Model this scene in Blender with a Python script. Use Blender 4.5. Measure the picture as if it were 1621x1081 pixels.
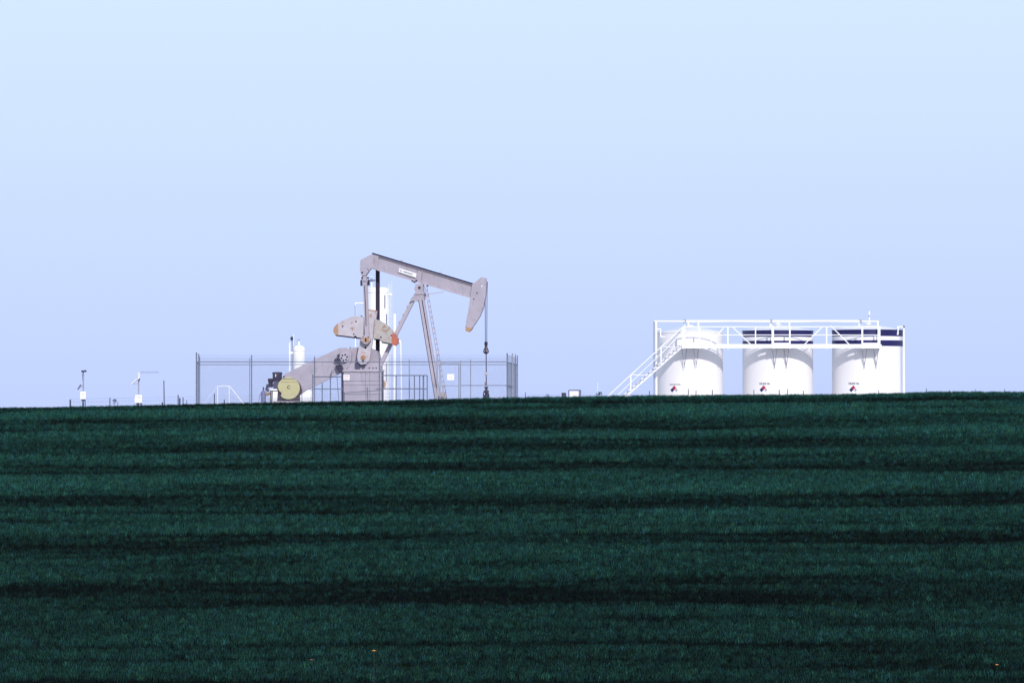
import bpy, math, random
import numpy as np
from mathutils import Vector, Matrix

# ------------------------------------------------------------------ camera, sky, sun, exposure
scene = bpy.context.scene
for o in list(bpy.data.objects):
    bpy.data.objects.remove(o)
random.seed(7)
rng = np.random.default_rng(11)
R = math.radians

LENS = 150.0
F = LENS / 36.0 * 1621.0      # focal length in photograph pixels
CX, YH = 810.5, 650.0         # image centre column and eye-level row
ZC = -0.2                     # camera height against the well pad (pad = 0)

cam_data = bpy.data.cameras.new('camera')
cam_data.lens = LENS
cam_data.sensor_width = 36.0
cam_data.shift_y = (YH - 540.5) / 1621.0
cam_data.clip_start = 0.5
cam_data.clip_end = 20000
cam = bpy.data.objects.new('camera', cam_data)
cam.location = (0, 0, ZC)
cam.rotation_euler = (R(90), 0, 0)
scene.collection.objects.link(cam)
scene.camera = cam

SUN_EL, SUN_AZ = R(27), R(14)     # behind the photographer, a little to the right
world = bpy.data.worlds.new('World')
scene.world = world
world.use_nodes = True
wn, wl = world.node_tree.nodes, world.node_tree.links
wn.clear()
sky = wn.new('ShaderNodeTexSky')
sky.sky_type = 'NISHITA'
sky.sun_disc = False
sky.sun_elevation = SUN_EL
sky.sun_rotation = math.pi - SUN_AZ
sky.altitude = 300
sky.air_density = 0.5
sky.dust_density = 1.0
sky.ozone_density = 1.0
hue = wn.new('ShaderNodeMix'); hue.data_type = 'RGBA'      # even thin veil of pale blue over the clear sky
hue.inputs[0].default_value = 0.85
wtc = wn.new('ShaderNodeTexCoord')
wsep = wn.new('ShaderNodeSeparateXYZ'); wl.new(wtc.outputs['Generated'], wsep.inputs[0])
veil = wn.new('ShaderNodeValToRGB')          # lavender at the horizon, paler blue above, even from there up
veil.color_ramp.interpolation = 'EASE'
veil.color_ramp.elements[0].position = 0.0; veil.color_ramp.elements[0].color = (0.440, 0.528, 0.88, 1)
veil.color_ramp.elements[1].position = 0.12; veil.color_ramp.elements[1].color = (0.575, 0.690, 0.91, 1)
wl.new(wsep.outputs['Z'], veil.inputs[0])
vsc = wn.new('ShaderNodeVectorMath'); vsc.operation = 'SCALE'; vsc.inputs['Scale'].default_value = 10.0
wl.new(veil.outputs[0], vsc.inputs[0])
wl.new(vsc.outputs[0], hue.inputs[7])
bgn = wn.new('ShaderNodeBackground')
bgn.inputs[1].default_value = 0.084
wout = wn.new('ShaderNodeOutputWorld')
wl.new(sky.outputs[0], hue.inputs[6])
wl.new(hue.outputs[2], bgn.inputs[0])
wl.new(bgn.outputs[0], wout.inputs[0])

sun_data = bpy.data.lights.new('sun', 'SUN')
sun_data.energy = 2.05
sun_data.angle = R(0.53)
sun_data.color = (1.0, 0.955, 0.93)
sun = bpy.data.objects.new('sun', sun_data)
sv = Vector((math.sin(SUN_AZ) * math.cos(SUN_EL), -math.cos(SUN_AZ) * math.cos(SUN_EL), math.sin(SUN_EL)))
sun.rotation_euler = sv.to_track_quat('Z', 'Y').to_euler()
sun.location = (40, -60, 60)
scene.collection.objects.link(sun)

scene.view_settings.view_transform = 'Standard'
scene.view_settings.look = 'None'
scene.view_settings.gamma = 1.0
scene.view_settings.exposure = 0.6
scene.view_settings.use_curve_mapping = False

# ------------------------------------------------------------------ helpers
COL = scene.collection


def X(px, Y):
    return (px - CX) / F * Y


def Z(py, Y):
    return ZC + (YH - py) / F * Y


def W(px, py, Y):
    return Vector((X(px, Y), Y, Z(py, Y)))


class MB:
    """collects shapes, links them as one mesh object"""

    def __init__(s):
        s.v, s.f = [], []

    def add(s, vs, fs):
        n = len(s.v)
        s.v += [tuple(p) for p in vs]
        s.f += [tuple(i + n for i in f) for f in fs]
        return s

    def box(s, a, b):
        x0, x1 = sorted((a[0], b[0])); y0, y1 = sorted((a[1], b[1])); z0, z1 = sorted((a[2], b[2]))
        vs = [(x0, y0, z0), (x1, y0, z0), (x1, y1, z0), (x0, y1, z0), (x0, y0, z1), (x1, y0, z1), (x1, y1, z1), (x0, y1, z1)]
        return s.add(vs, [(0, 3, 2, 1), (4, 5, 6, 7), (0, 1, 5, 4), (1, 2, 6, 5), (2, 3, 7, 6), (3, 0, 4, 7)])

    def prism(s, pts, v0, v1):
        """polygon in the x/z plane pulled along y"""
        n = len(pts)
        area = sum(pts[i][0] * pts[(i + 1) % n][1] - pts[(i + 1) % n][0] * pts[i][1] for i in range(n))
        if area < 0:
            pts = pts[::-1]
        v0, v1 = min(v0, v1), max(v0, v1)
        vs = [(p[0], v0, p[1]) for p in pts] + [(p[0], v1, p[1]) for p in pts]
        fs = [tuple(range(n)), tuple(range(2 * n - 1, n - 1, -1))]
        fs += [(i, i + n, (i + 1) % n + n, (i + 1) % n) for i in range(n)]
        return s.add(vs, fs)

    def bar(s, p0, p1, w, d, up=(0, 1, 0)):
        """bar of rectangular section: d along `up`, w across"""
        p0, p1 = Vector(p0), Vector(p1)
        t = (p1 - p0).normalized()
        up = Vector(up)
        if abs(t.dot(up)) > 0.99:
            up = Vector((1, 0, 0))
        a = t.cross(up).normalized() * (w / 2)
        b = a.cross(t).normalized() * (d / 2)
        vs = [p0 - a - b, p0 + a - b, p0 + a + b, p0 - a + b, p1 - a - b, p1 + a - b, p1 + a + b, p1 - a + b]
        return s.add(vs, [(0, 3, 2, 1), (4, 5, 6, 7), (0, 1, 5, 4), (1, 2, 6, 5), (2, 3, 7, 6), (3, 0, 4, 7)])

    def tube(s, p0, p1, r0, r1=None, n=12, cap=True):
        r1 = r0 if r1 is None else r1
        p0, p1 = Vector(p0), Vector(p1)
        t = (p1 - p0).normalized()
        ref = Vector((0, 0, 1)) if abs(t.z) < 0.9 else Vector((1, 0, 0))
        a = t.cross(ref).normalized(); b = t.cross(a)
        vs = []
        for p, r in ((p0, r0), (p1, r1)):
            for i in range(n):
                q = 2 * math.pi * i / n
                vs.append(p + (a * math.cos(q) + b * math.sin(q)) * r)
        fs = [(i, (i + 1) % n, (i + 1) % n + n, i + n) for i in range(n)]
        if cap:
            fs += [tuple(range(n - 1, -1, -1)), tuple(range(n, 2 * n))]
        return s.add(vs, fs)

    def path(s, pts, r, n=8):
        pts = [Vector(p) for p in pts]
        for i in range(len(pts) - 1):
            s.tube(pts[i], pts[i + 1], r, n=n)
            if 0 < i:
                s.ball(pts[i], r * 1.02, 8, 5)
        return s

    def lathe(s, prof, c=(0, 0, 0), n=48, a0=0.0, a1=2 * math.pi):
        closed = abs(a1 - a0 - 2 * math.pi) < 1e-6
        m = n if closed else n + 1
        vs = []
        for r, z in prof:
            for i in range(m):
                q = a0 + (a1 - a0) * i / n
                vs.append((c[0] + r * math.cos(q), c[1] + r * math.sin(q), c[2] + z))
        fs = []
        for k in range(len(prof) - 1):
            for i in range(n):
                j = (i + 1) % m
                fs.append((k * m + i, k * m + j, (k + 1) * m + j, (k + 1) * m + i))
        return s.add(vs, fs)

    def ball(s, c, r, n=12, m=8, sc=(1, 1, 1)):
        vs = [(c[0], c[1], c[2] - r * sc[2])]
        for k in range(1, m):
            q = math.pi * k / m
            for i in range(n):
                p = 2 * math.pi * i / n
                vs.append((c[0] + r * sc[0] * math.sin(q) * math.cos(p), c[1] + r * sc[1] * math.sin(q) * math.sin(p), c[2] - r * sc[2] * math.cos(q)))
        vs.append((c[0], c[1], c[2] + r * sc[2]))
        fs = [(0, 1 + (i + 1) % n, 1 + i) for i in range(n)]
        for k in range(m - 2):
            for i in range(n):
                j = (i + 1) % n
                fs.append((1 + k * n + i, 1 + k * n + j, 1 + (k + 1) * n + j, 1 + (k + 1) * n + i))
        e = len(vs) - 1
        fs += [(e, 1 + (m - 2) * n + i, 1 + (m - 2) * n + (i + 1) % n) for i in range(n)]
        return s.add(vs, fs)

    def mesh(s, name, mat):
        me = bpy.data.meshes.new(name)
        me.from_pydata(s.v, [], s.f)
        me.polygons.foreach_set('use_smooth', [True] * len(me.polygons))
        me.set_sharp_from_angle(angle=R(32))
        if mat:
            me.materials.append(mat)
        me.update()
        return me

    def build(s, name, mat, parent=None, loc=None):
        o = bpy.data.objects.new(name, s.mesh(name, mat))
        COL.objects.link(o)
        if parent:
            o.parent = parent
        if loc is not None:
            o.location = loc
        return o


def tag(o, label=None, cat=None, group=None, kind=None):
    if label: o['label'] = label
    if cat: o['category'] = cat
    if group: o['group'] = group
    if kind: o['kind'] = kind
    return o


class Frame:
    """a thing standing at photo column px0 and depth Y, turned by phi; L() gives its local coordinates"""

    def __init__(s, px0, Y, phi=0.0, z0=0.0):
        s.Y, s.phi, s.z0 = Y, phi, z0
        s.x0 = X(px0, Y)
        s.loc = Vector((s.x0, Y, z0))

    def L(s, px, py, v=0.0):
        c, sn = math.cos(s.phi), math.sin(s.phi)
        u, Yw = 0.0, s.Y
        for _ in range(6):
            Yw = s.Y + u * sn + v * c
            u = (X(px, Yw) - s.x0 + v * sn) / c
        return Vector((u, v, Z(py, Yw) - s.z0))

    def P(s, pts, v):
        return [(q.x, q.z) for q in (s.L(a, b, v) for a, b in pts)]

    def root(s, name, label, cat, group=None):
        o = bpy.data.objects.new(name, None)
        o.empty_display_size = 0.3
        COL.objects.link(o)
        o.location = s.loc
        o.rotation_euler = (0, 0, s.phi)
        return tag(o, label, cat, group)


def text_mesh(txt, width, name='lettering', bold=0.0):
    """flat lettering of a given width in the x/z plane, centred, as (verts, faces)"""
    cu = bpy.data.curves.new('t', 'FONT')
    cu.body = txt
    cu.offset = bold
    cu.resolution_u = 3
    ob = bpy.data.objects.new('t', cu)
    COL.objects.link(ob)
    dg = bpy.context.evaluated_depsgraph_get()
    me = bpy.data.meshes.new_from_object(ob.evaluated_get(dg))
    vs = [v.co.copy() for v in me.vertices]
    fs = [tuple(p.vertices) for p in me.polygons]
    bpy.data.objects.remove(ob); bpy.data.curves.remove(cu); bpy.data.meshes.remove(me)
    x0, x1 = min(v.x for v in vs), max(v.x for v in vs)
    y0, y1 = min(v.y for v in vs), max(v.y for v in vs)
    k = width / (x1 - x0)
    return [Vector(((v.x - (x0 + x1) / 2) * k, 0, (v.y - (y0 + y1) / 2) * k)) for v in vs], fs


# ------------------------------------------------------------------ materials
def material(name, col, rough=0.5, var=0.08, scale=3.0, metal=0.0, stain=None, stain_amt=0.0, stain_scale=2.0, spec=0.4, bump=0.0, streak=1.0):
    m = bpy.data.materials.new(name)
    m.use_nodes = True
    n, l = m.node_tree.nodes, m.node_tree.links
    b = n['Principled BSDF']
    b.inputs['Roughness'].default_value = rough
    b.inputs['Metallic'].default_value = metal
    b.inputs['Specular IOR Level'].default_value = spec
    tc = n.new('ShaderNodeTexCoord')
    no = n.new('ShaderNodeTexNoise'); no.inputs['Scale'].default_value = scale; no.inputs['Detail'].default_value = 6
    l.new(tc.outputs['Object'], no.inputs['Vector'])
    cr = n.new('ShaderNodeValToRGB')
    cr.color_ramp.elements[0].position = 0.3
    cr.color_ramp.elements[1].position = 0.7
    cr.color_ramp.elements[0].color = tuple(c * (1 - var) for c in col) + (1,)
    cr.color_ramp.elements[1].color = tuple(min(1, c * (1 + var)) for c in col) + (1,)
    l.new(no.outputs['Fac'], cr.inputs[0])
    out = cr.outputs[0]
    if stain:
        mp = n.new('ShaderNodeMapping')
        mp.inputs['Scale'].default_value = (1, 1, 1 / streak)
        l.new(tc.outputs['Object'], mp.inputs[0])
        n2 = n.new('ShaderNodeTexNoise'); n2.inputs['Scale'].default_value = stain_scale; n2.inputs['Detail'].default_value = 7; n2.inputs['Roughness'].default_value = 0.65
        l.new(mp.outputs[0], n2.inputs['Vector'])
        r2 = n.new('ShaderNodeMapRange')
        r2.inputs['From Min'].default_value = 0.66 - 0.25 * stain_amt
        r2.inputs['From Max'].default_value = 0.80 - 0.20 * stain_amt
        l.new(n2.outputs['Fac'], r2.inputs['Value'])
        mx = n.new('ShaderNodeMix'); mx.data_type = 'RGBA'
        l.new(r2.outputs[0], mx.inputs[0])
        l.new(out, mx.inputs[6])
        mx.inputs[7].default_value = tuple(stain) + (1,)
        out = mx.outputs[2]
    l.new(out, b.inputs['Base Color'])
    if bump:
        bp = n.new('ShaderNodeBump'); bp.inputs['Strength'].default_value = bump; bp.inputs['Distance'].default_value = 0.01
        n3 = n.new('ShaderNodeTexNoise'); n3.inputs['Scale'].default_value = scale * 8
        l.new(tc.outputs['Object'], n3.inputs['Vector'])
        l.new(n3.outputs['Fac'], bp.inputs['Height'])
        l.new(bp.outputs[0], b.inputs['Normal'])
    return m


M = {}
M['jack'] = material('jack_grey_paint', (0.385, 0.345, 0.405), 0.5, 0.09, 1.6, stain=(0.27, 0.23, 0.26), stain_amt=0.38, stain_scale=3.0, streak=3.0)
M['jack_light'] = material('jack_panel_paint', (0.41, 0.37, 0.43), 0.55, 0.06, 1.2, stain=(0.37, 0.33, 0.40), stain_amt=0.3, streak=4.0)
M['weight'] = material('counterweight_paint', (0.47, 0.43, 0.47), 0.6, 0.10, 2.5, stain=(0.38, 0.20, 0.14), stain_amt=0.32, stain_scale=3.3)
M['weight_khaki'] = material('weathered_counterweight_paint', (0.40, 0.37, 0.35), 0.6, 0.12, 2.5, stain=(0.36, 0.14, 0.08), stain_amt=0.45, stain_scale=4.5)
M['dark'] = material('dark_paint_and_shade', (0.022, 0.012, 0.040), 0.45, 0.2, 3)
M['dark_top'] = material('dark_beam_top', (0.012, 0.008, 0.035), 0.6, 0.2, 3)
M['bottle'] = material('bottle_paint', (0.15, 0.15, 0.27), 0.5, 0.15, 5)
M['navy_metal'] = material('blue_grey_engine_metal', (0.055, 0.05, 0.10), 0.5, 0.25, 5)
M['orange'] = material('orange_paint', (0.46, 0.135, 0.09), 0.5, 0.12, 4, stain=(0.30, 0.09, 0.05), stain_amt=0.4, stain_scale=5)
M['tan'] = material('tan_paint', (0.40, 0.24, 0.15), 0.6, 0.15, 5)
M['rust'] = material('rusty_steel', (0.36, 0.18, 0.09), 0.75, 0.3, 6)
M['cream'] = material('cream_paint', (0.50, 0.45, 0.23), 0.45, 0.06, 1.5, stain=(0.42, 0.37, 0.2), stain_amt=0.3)
M['cream_line'] = material('cream_seam', (0.33, 0.30, 0.14), 0.6, 0.05)
M['brown_dark'] = material('oily_iron', (0.045, 0.02, 0.03), 0.4, 0.3, 5)
M['white'] = material('white_tank_paint', (0.80, 0.78, 0.80), 0.4, 0.015, 0.8, stain=(0.70, 0.67, 0.68), stain_amt=0.25, stain_scale=1.2, streak=8.0)
M['white_steel'] = material('white_steel_paint', (0.80, 0.79, 0.80), 0.45, 0.03, 2.0)
M['roof'] = material('tank_roof_paint', (0.66, 0.66, 0.72), 0.5, 0.04, 1.0)
M['navy'] = material('navy_band_paint', (0.012, 0.010, 0.085), 0.4, 0.15, 1.5)
M['galv'] = material('galvanised_steel', (0.27, 0.29, 0.37), 0.5, 0.12, 6, metal=0.3)
M['galv_dark'] = material('weathered_galvanised_steel', (0.15, 0.17, 0.25), 0.55, 0.2, 6, metal=0.3)
M['wire'] = material('fence_wire', (0.24, 0.27, 0.35), 0.5, 0.1, 6, metal=0.3)
M['post'] = material('dark_steel_post', (0.035, 0.04, 0.075), 0.7, 0.3, 6)
M['sign'] = material('sign_white', (0.80, 0.79, 0.80), 0.5, 0.02)
M['red'] = material('sign_red', (0.42, 0.012, 0.07), 0.5, 0.05)
M['pale_red'] = material('faded_red_print', (0.75, 0.50, 0.48), 0.5, 0.05)
M['blue'] = material('sign_blue', (0.008, 0.018, 0.11), 0.5, 0.05)
M['yellow'] = material('faded_yellow', (0.62, 0.58, 0.58), 0.5, 0.05)
M['ink'] = material('dark_print', (0.05, 0.05, 0.07), 0.6, 0.1)
M['grey_ink'] = material('grey_print', (0.55, 0.53, 0.60), 0.6, 0.1)
M['solar'] = material('solar_cell', (0.10, 0.11, 0.20), 0.25, 0.1, 8)
M['glass'] = material('dull_aluminium', (0.42, 0.42, 0.48), 0.35, 0.1, 8, metal=0.5)
M['concrete'] = material('concrete', (0.36, 0.33, 0.32), 0.9, 0.15, 5, bump=0.3)
M['hole'] = material('black_opening', (0.01, 0.008, 0.015), 0.8, 0.1)
M['petal'] = material('orange_petals', (0.80, 0.36, 0.07), 0.6, 0.2, 40)
M['petal_red'] = material('dull_red_petals', (0.42, 0.12, 0.12), 0.6, 0.2, 40)
M['stem'] = material('dark_stem', (0.012, 0.02, 0.02), 0.7, 0.2, 20)
M['weed'] = material('weed_leaf', (0.035, 0.06, 0.08), 0.6, 0.2, 10)


# ------------------------------------------------------------------ terrain
YC = 258.0                                   # distance of the field's crest
CREST = [(-900, 668), (-300, 650), (0, 643.5), (200, 639.6), (400, 636), (650, 632), (820, 629.3), (950, 627.5), (1200, 624.5),
         (1430, 622), (1480, 620), (1621, 620.5), (1900, 618), (2600, 612)]
cpx = np.array([c[0] for c in CREST], float)
cpy = np.array([c[1] for c in CREST], float)
SLOPE = 740.0 / F


def vnoise(x, y, seed):
    """smooth value noise on arrays"""
    x = np.asarray(x, float); y = np.asarray(y, float)
    xi, yi = np.floor(x).astype(np.int64), np.floor(y).astype(np.int64)
    fx, fy = x - xi, y - yi
    fx = fx * fx * (3 - 2 * fx); fy = fy * fy * (3 - 2 * fy)

    def h(a, b):
        q = (a * 374761393 + b * 668265263 + seed * 69069) & 0xFFFFFFFF
        q = ((q ^ (q >> 13)) * 1274126177) & 0xFFFFFFFF
        return ((q ^ (q >> 16)) & 0xFFFF) / 65535.0
    return (h(xi, yi) * (1 - fx) + h(xi + 1, yi) * fx) * (1 - fy) + (h(xi, yi + 1) * (1 - fx) + h(xi + 1, yi + 1) * fx) * fy


def smooth(a, b, t):
    t = np.clip((t - a) / (b - a), 0, 1)
    return t * t * (3 - 2 * t)


# dark strips where the stand is thin: rows below the crest in the photograph, turned into distances
BANDS = [(3, 9, .7), (37, 21, .8), (72, 20, .8), (108, 23, .85), (161, 23, .85), (219, 19, .75), (305, 45, 1.0), (392, 8, .5), (458, 20, .8)]
band_y = []
for off, wid, amt in BANDS:
    d = lambda q: YC * (1 - q / (722.0 + q))
    band_y.append((d(off), abs(d(off - wid / 2) - d(off + wid / 2)), amt))


def thin(x, y):
    """0 = thick crop, 1 = thin strip"""
    yy = y + 0.075 * x + (vnoise(x / 16, y / 40, 3) - 0.5) * 1.6
    t = np.zeros_like(yy)
    for c, w, amt in band_y:
        q = (yy - c) / (w * 0.5)
        k = np.where(q > 0, 1 - smooth(0.75, 1.15, q), 1 - smooth(0.45, 1.6, -q))
        k = k * (0.55 + 0.45 * smooth(0.25, 0.7, vnoise(x / 22 + c, yy / 9, 5)))
        t = np.maximum(t, k * amt)
    fine = vnoise(x / 13.0, yy / 1.5, 9) * 0.55 + vnoise(x / 5.0, yy / 0.8, 12) * 0.45
    t = np.clip(t * (0.10 + 1.65 * fine) + smooth(0.50, 0.85, fine) * 0.65, 0, 1.05)
    return t


def ground_z(x, y):
    x = np.asarray(x, float); y = np.asarray(y, float)
    px = CX + x / YC * F
    row = np.interp(px, cpx, cpy) + 5.6
    zc = ZC + (YH - row) / F * YC
    pad = np.minimum(0.0, zc - 0.35)
    yy = y + 0.075 * x
    hill = zc - SLOPE * (YC - y)
    ripple = (vnoise(x / 20, yy / 5.0, 21) - 0.5) * 0.28 * smooth(YC - 4, YC - 14, y) * smooth(60, 120, y)
    near = ZC - 1.7 - 0.115 * y - 0.00001 * y * y
    near = np.where(y < 0, ZC - 1.7 + 0.02 * y, near)
    k = 2.5
    field = k * np.logaddexp(np.clip(hill, -400, 400) / k, np.clip(near, -400, 400) / k)   # valley between the two slopes
    field = np.where(y > 135, hill, field)
    field = np.where((y <= 135) & (y > 110), field + (hill - field) * smooth(110, 135, y), field) + ripple
    top = zc + (pad - zc) * smooth(YC + 0.3, YC + 5.5, y)
    z = np.where(y < YC, field, top)
    z = z - 0.02 * SLOPE * np.clip(2.2 - np.abs(y - YC), 0, 3) ** 2 * 4.0          # round the crest off
    far = -0.004 * np.clip(y - 330, 0, 400)
    return z + far


def gz(x, y):
    return float(ground_z(np.array([x]), np.array([y]))[0])


def axis(parts):
    out = []
    for a, b, s in parts:
        out += list(np.arange(a, b, s))
    return np.array(out)


gx = axis([(-6000, -1000, 1000), (-1000, -200, 100), (-200, -60, 20), (-60, 60, 1.0), (60, 200, 20), (200, 1000, 100), (1000, 6001, 1000)])
gy = axis([(-3000, -200, 400), (-200, 0, 20), (0, 130, 5), (130, 252, 0.6), (252, 268, 0.35), (268, 330, 2), (330, 1000, 60), (1000, 12001, 1000)])
GX, GY = np.meshgrid(gx, gy)
GXc = np.clip(GX, -75, 75)
GZ = ground_z(GXc.ravel(), GY.ravel()).reshape(GX.shape)
nx, ny = len(gx), len(gy)
gv = np.stack([GX.ravel(), GY.ravel(), GZ.ravel()], 1)
ii, jj = np.meshgrid(np.arange(nx - 1), np.arange(ny - 1))
q0 = (jj * nx + ii).ravel()
gf = np.stack([q0, q0 + 1, q0 + nx + 1, q0 + nx], 1)
gm = bpy.data.meshes.new('ground')
gm.from_pydata(gv.tolist(), [], gf.tolist())
gm.polygons.foreach_set('use_smooth', [True] * len(gm.polygons))

m = bpy.data.materials.new('field_soil')
m.use_nodes = True
n, l = m.node_tree.nodes, m.node_tree.links
b = n['Principled BSDF']; b.inputs['Roughness'].default_value = 0.95; b.inputs['Specular IOR Level'].default_value = 0.1
geo = n.new('ShaderNodeNewGeometry')
sep = n.new('ShaderNodeSeparateXYZ'); l.new(geo.outputs['Position'], sep.inputs[0])
nz = n.new('ShaderNodeTexNoise'); nz.inputs['Scale'].default_value = 2.5; nz.inputs['Detail'].default_value = 8
l.new(geo.outputs['Position'], nz.inputs['Vector'])
soil = n.new('ShaderNodeValToRGB')
soil.color_ramp.elements[0].color = (0.003, 0.0045, 0.0045, 1); soil.color_ramp.elements[0].position = 0.35
soil.color_ramp.elements[1].color = (0.006, 0.009, 0.009, 1); soil.color_ramp.elements[1].position = 0.7
l.new(nz.outputs['Fac'], soil.inputs[0])
grav = n.new('ShaderNodeValToRGB')
grav.color_ramp.elements[0].color = (0.42, 0.40, 0.38, 1)
grav.color_ramp.elements[1].color = (0.56, 0.54, 0.52, 1)  # hidden pad gravel made extra pale to bounce light into the tank shade
l.new(nz.outputs['Fac'], grav.inputs[0])
far = n.new('ShaderNodeValToRGB')
far.color_ramp.elements[0].color = (0.018, 0.040, 0.032, 1)
far.color_ramp.elements[1].color = (0.030, 0.062, 0.048, 1)
l.new(nz.outputs['Fac'], far.inputs[0])


def rng_node(sock, a, b_):
    r_ = n.new('ShaderNodeMapRange'); r_.inputs['From Min'].default_value = a; r_.inputs['From Max'].default_value = b_
    l.new(sock, r_.inputs['Value']); return r_.outputs[0]


def mixc(f, a, b_):
    x_ = n.new('ShaderNodeMix'); x_.data_type = 'RGBA'
    l.new(f, x_.inputs[0]); l.new(a, x_.inputs[6]); l.new(b_, x_.inputs[7]); return x_.outputs[2]


c1 = mixc(rng_node(sep.outputs['Y'], 138, 150), far.outputs[0], soil.outputs[0])
c2 = mixc(rng_node(sep.outputs['Y'], 262, 266), c1, grav.outputs[0])
c3 = mixc(rng_node(sep.outputs['Y'], 318, 326), c2, far.outputs[0])
l.new(c3, b.inputs['Base Color'])
gm.materials.append(m)
ground = bpy.data.objects.new('ground', gm)
COL.objects.link(ground)
tag(ground, 'dark soil of the hillside field rising to a gravel well pad', 'ground', kind='structure')

# ------------------------------------------------------------------ the crop (geometry nodes instances, one thing nobody could count)
gmat = bpy.data.materials.new('wheat_blades')
gmat.use_nodes = True
n, l = gmat.node_tree.nodes, gmat.node_tree.links
b = n['Principled BSDF']; b.inputs['Roughness'].default_value = 0.55; b.inputs['Specular IOR Level'].default_value = 0.02
at = n.new('ShaderNodeAttribute'); at.attribute_type = 'INSTANCER'; at.attribute_name = 'tint'
at2 = n.new('ShaderNodeAttribute'); at2.attribute_type = 'GEOMETRY'; at2.attribute_name = 'blade'
cr = n.new('ShaderNodeValToRGB')
e = cr.color_ramp.elements
e[0].position = 0.0; e[0].color = (0.004, 0.0075, 0.0085, 1)
e[1].position = 1.0; e[1].color = (0.019, 0.086, 0.075, 1)
q = e.new(0.5); q.color = (0.009, 0.034, 0.032, 1)
l.new(at.outputs['Fac'], cr.inputs[0])
mr = n.new('ShaderNodeMapRange'); mr.inputs['To Min'].default_value = 0.05; mr.inputs['To Max'].default_value = 1.9
l.new(at2.outputs['Fac'], mr.inputs['Value'])
mul = n.new('ShaderNodeMix'); mul.data_type = 'RGBA'; mul.blend_type = 'MULTIPLY'; mul.inputs[0].default_value = 1
l.new(cr.outputs[0], mul.inputs[6]); l.new(mr.outputs[0], mul.inputs[7])
oi = n.new('ShaderNodeObjectInfo')
hv = n.new('ShaderNodeValToRGB')
he = hv.color_ramp.elements
he[0].position = 0.0; he[0].color = (1.35, 1.02, 0.62, 1)
he[1].position = 1.0; he[1].color = (1.05, 0.90, 1.22, 1)
hq = he.new(0.3); hq.color = (0.95, 1.0, 0.85, 1)
hq = he.new(0.75); hq.color = (1.0, 1.0, 1.0, 1)
l.new(oi.outputs['Random'], hv.inputs[0])
mul2 = n.new('ShaderNodeMix'); mul2.data_type = 'RGBA'; mul2.blend_type = 'MULTIPLY'; mul2.inputs[0].default_value = 1
l.new(mul.outputs[2], mul2.inputs[6]); l.new(hv.outputs[0], mul2.inputs[7])
l.new(mul2.outputs[2], b.inputs['Base Color'])

tuft_col = bpy.data.collections.new('crop_tufts')
for k in range(4):
    vs, fs, att = [], [], []
    r2 = np.random.default_rng(100 + k)
    for _ in range(22):
        cx_, cy_ = r2.normal(0, 0.075), r2.normal(0, 0.075)
        h = r2.uniform(0.15, 0.31); w = r2.uniform(0.011, 0.024)
        a = r2.uniform(0, math.pi * 2); lean = r2.uniform(0.02, 0.13)
        face = r2.uniform(-0.9, 0.9)
        dx, dy = math.cos(face) * w / 2, math.sin(face) * w / 2
        lx, ly = math.cos(a) * lean, math.sin(a) * lean
        i0 = len(vs)
        vs += [(cx_ - dx, cy_ - dy, -0.04), (cx_ + dx, cy_ + dy, -0.04),
               (cx_ + lx * .35 - dx, cy_ + ly * .35 - dy, h * .6), (cx_ + lx * .35 + dx, cy_ + ly * .35 + dy, h * .6),
               (cx_ + lx, cy_ + ly, h)]
        fs += [(i0, i0 + 1, i0 + 3, i0 + 2), (i0 + 2, i0 + 3, i0 + 4)]
        t_ = r2.uniform(0, 1)
        if r2.uniform() < 0.05: t_ = 2.2
        att += [t_] * 5
    me = bpy.data.meshes.new('crop_tuft')
    me.from_pydata(vs, [], fs)
    a_ = me.attributes.new('blade', 'FLOAT', 'POINT'); a_.data.foreach_set('value', att)
    me.materials.append(gmat)
    tuft_col.objects.link(bpy.data.objects.new('crop_tuft', me))

N = 235000
ty = 148 + (YC + 2.5 - 148) * rng.random(N)
half = ty * 0.155 + 1.5
tx = (rng.random(N) * 2 - 1) * half
th = thin(tx, ty)
keep = rng.random(N) > 0.15 * th
# sown in drill rows
tx, ty, th = tx[keep], ty[keep], th[keep]
tz = ground_z(tx, ty)
big = vnoise(tx / 9, ty / 3.2, 31)
sc = (1.0 - 0.34 * th) * (0.72 + 0.5 * (0.5 + (rng.random(len(tx)) - 0.5) * (1 - 0.6 * smooth(248, 256, ty)))) * (0.9 + 0.25 * big)
slope_shade = 0.40 + 0.33 * smooth(155, 245, ty)                      # vignette and canopy shade put into the tint, darker down the slope
tint = np.clip(slope_shade - 0.62 * th + rng.normal(0, 0.19, len(tx)) + (big - 0.5) * 0.22, 0.0, 1.0)
rot = np.stack([np.zeros(len(tx)), np.zeros(len(tx)), rng.uniform(-0.5, 0.5, len(tx)) + math.pi * rng.integers(0, 2, len(tx))], 1)
pm = bpy.data.meshes.new('wheat_crop')
pm.from_pydata(np.stack([tx, ty, tz], 1).tolist(), [], [])
pm.attributes.new('tint', 'FLOAT', 'POINT').data.foreach_set('value', tint.astype(np.float32))
pm.attributes.new('sc', 'FLOAT', 'POINT').data.foreach_set('value', sc.astype(np.float32))
pm.attributes.new('rot', 'FLOAT_VECTOR', 'POINT').data.foreach_set('vector', rot.astype(np.float32).ravel())
crop = bpy.data.objects.new('wheat_crop', pm)
COL.objects.link(crop)
tag(crop, 'dark green young crop in uneven strips up the hillside', 'crop', kind='stuff')
ng = bpy.data.node_groups.new('sow', 'GeometryNodeTree')
ng.interface.new_socket('Geometry', in_out='INPUT', socket_type='NodeSocketGeometry')
ng.interface.new_socket('Geometry', in_out='OUTPUT', socket_type='NodeSocketGeometry')
gi = ng.nodes.new('NodeGroupInput'); go = ng.nodes.new('NodeGroupOutput')
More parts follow.
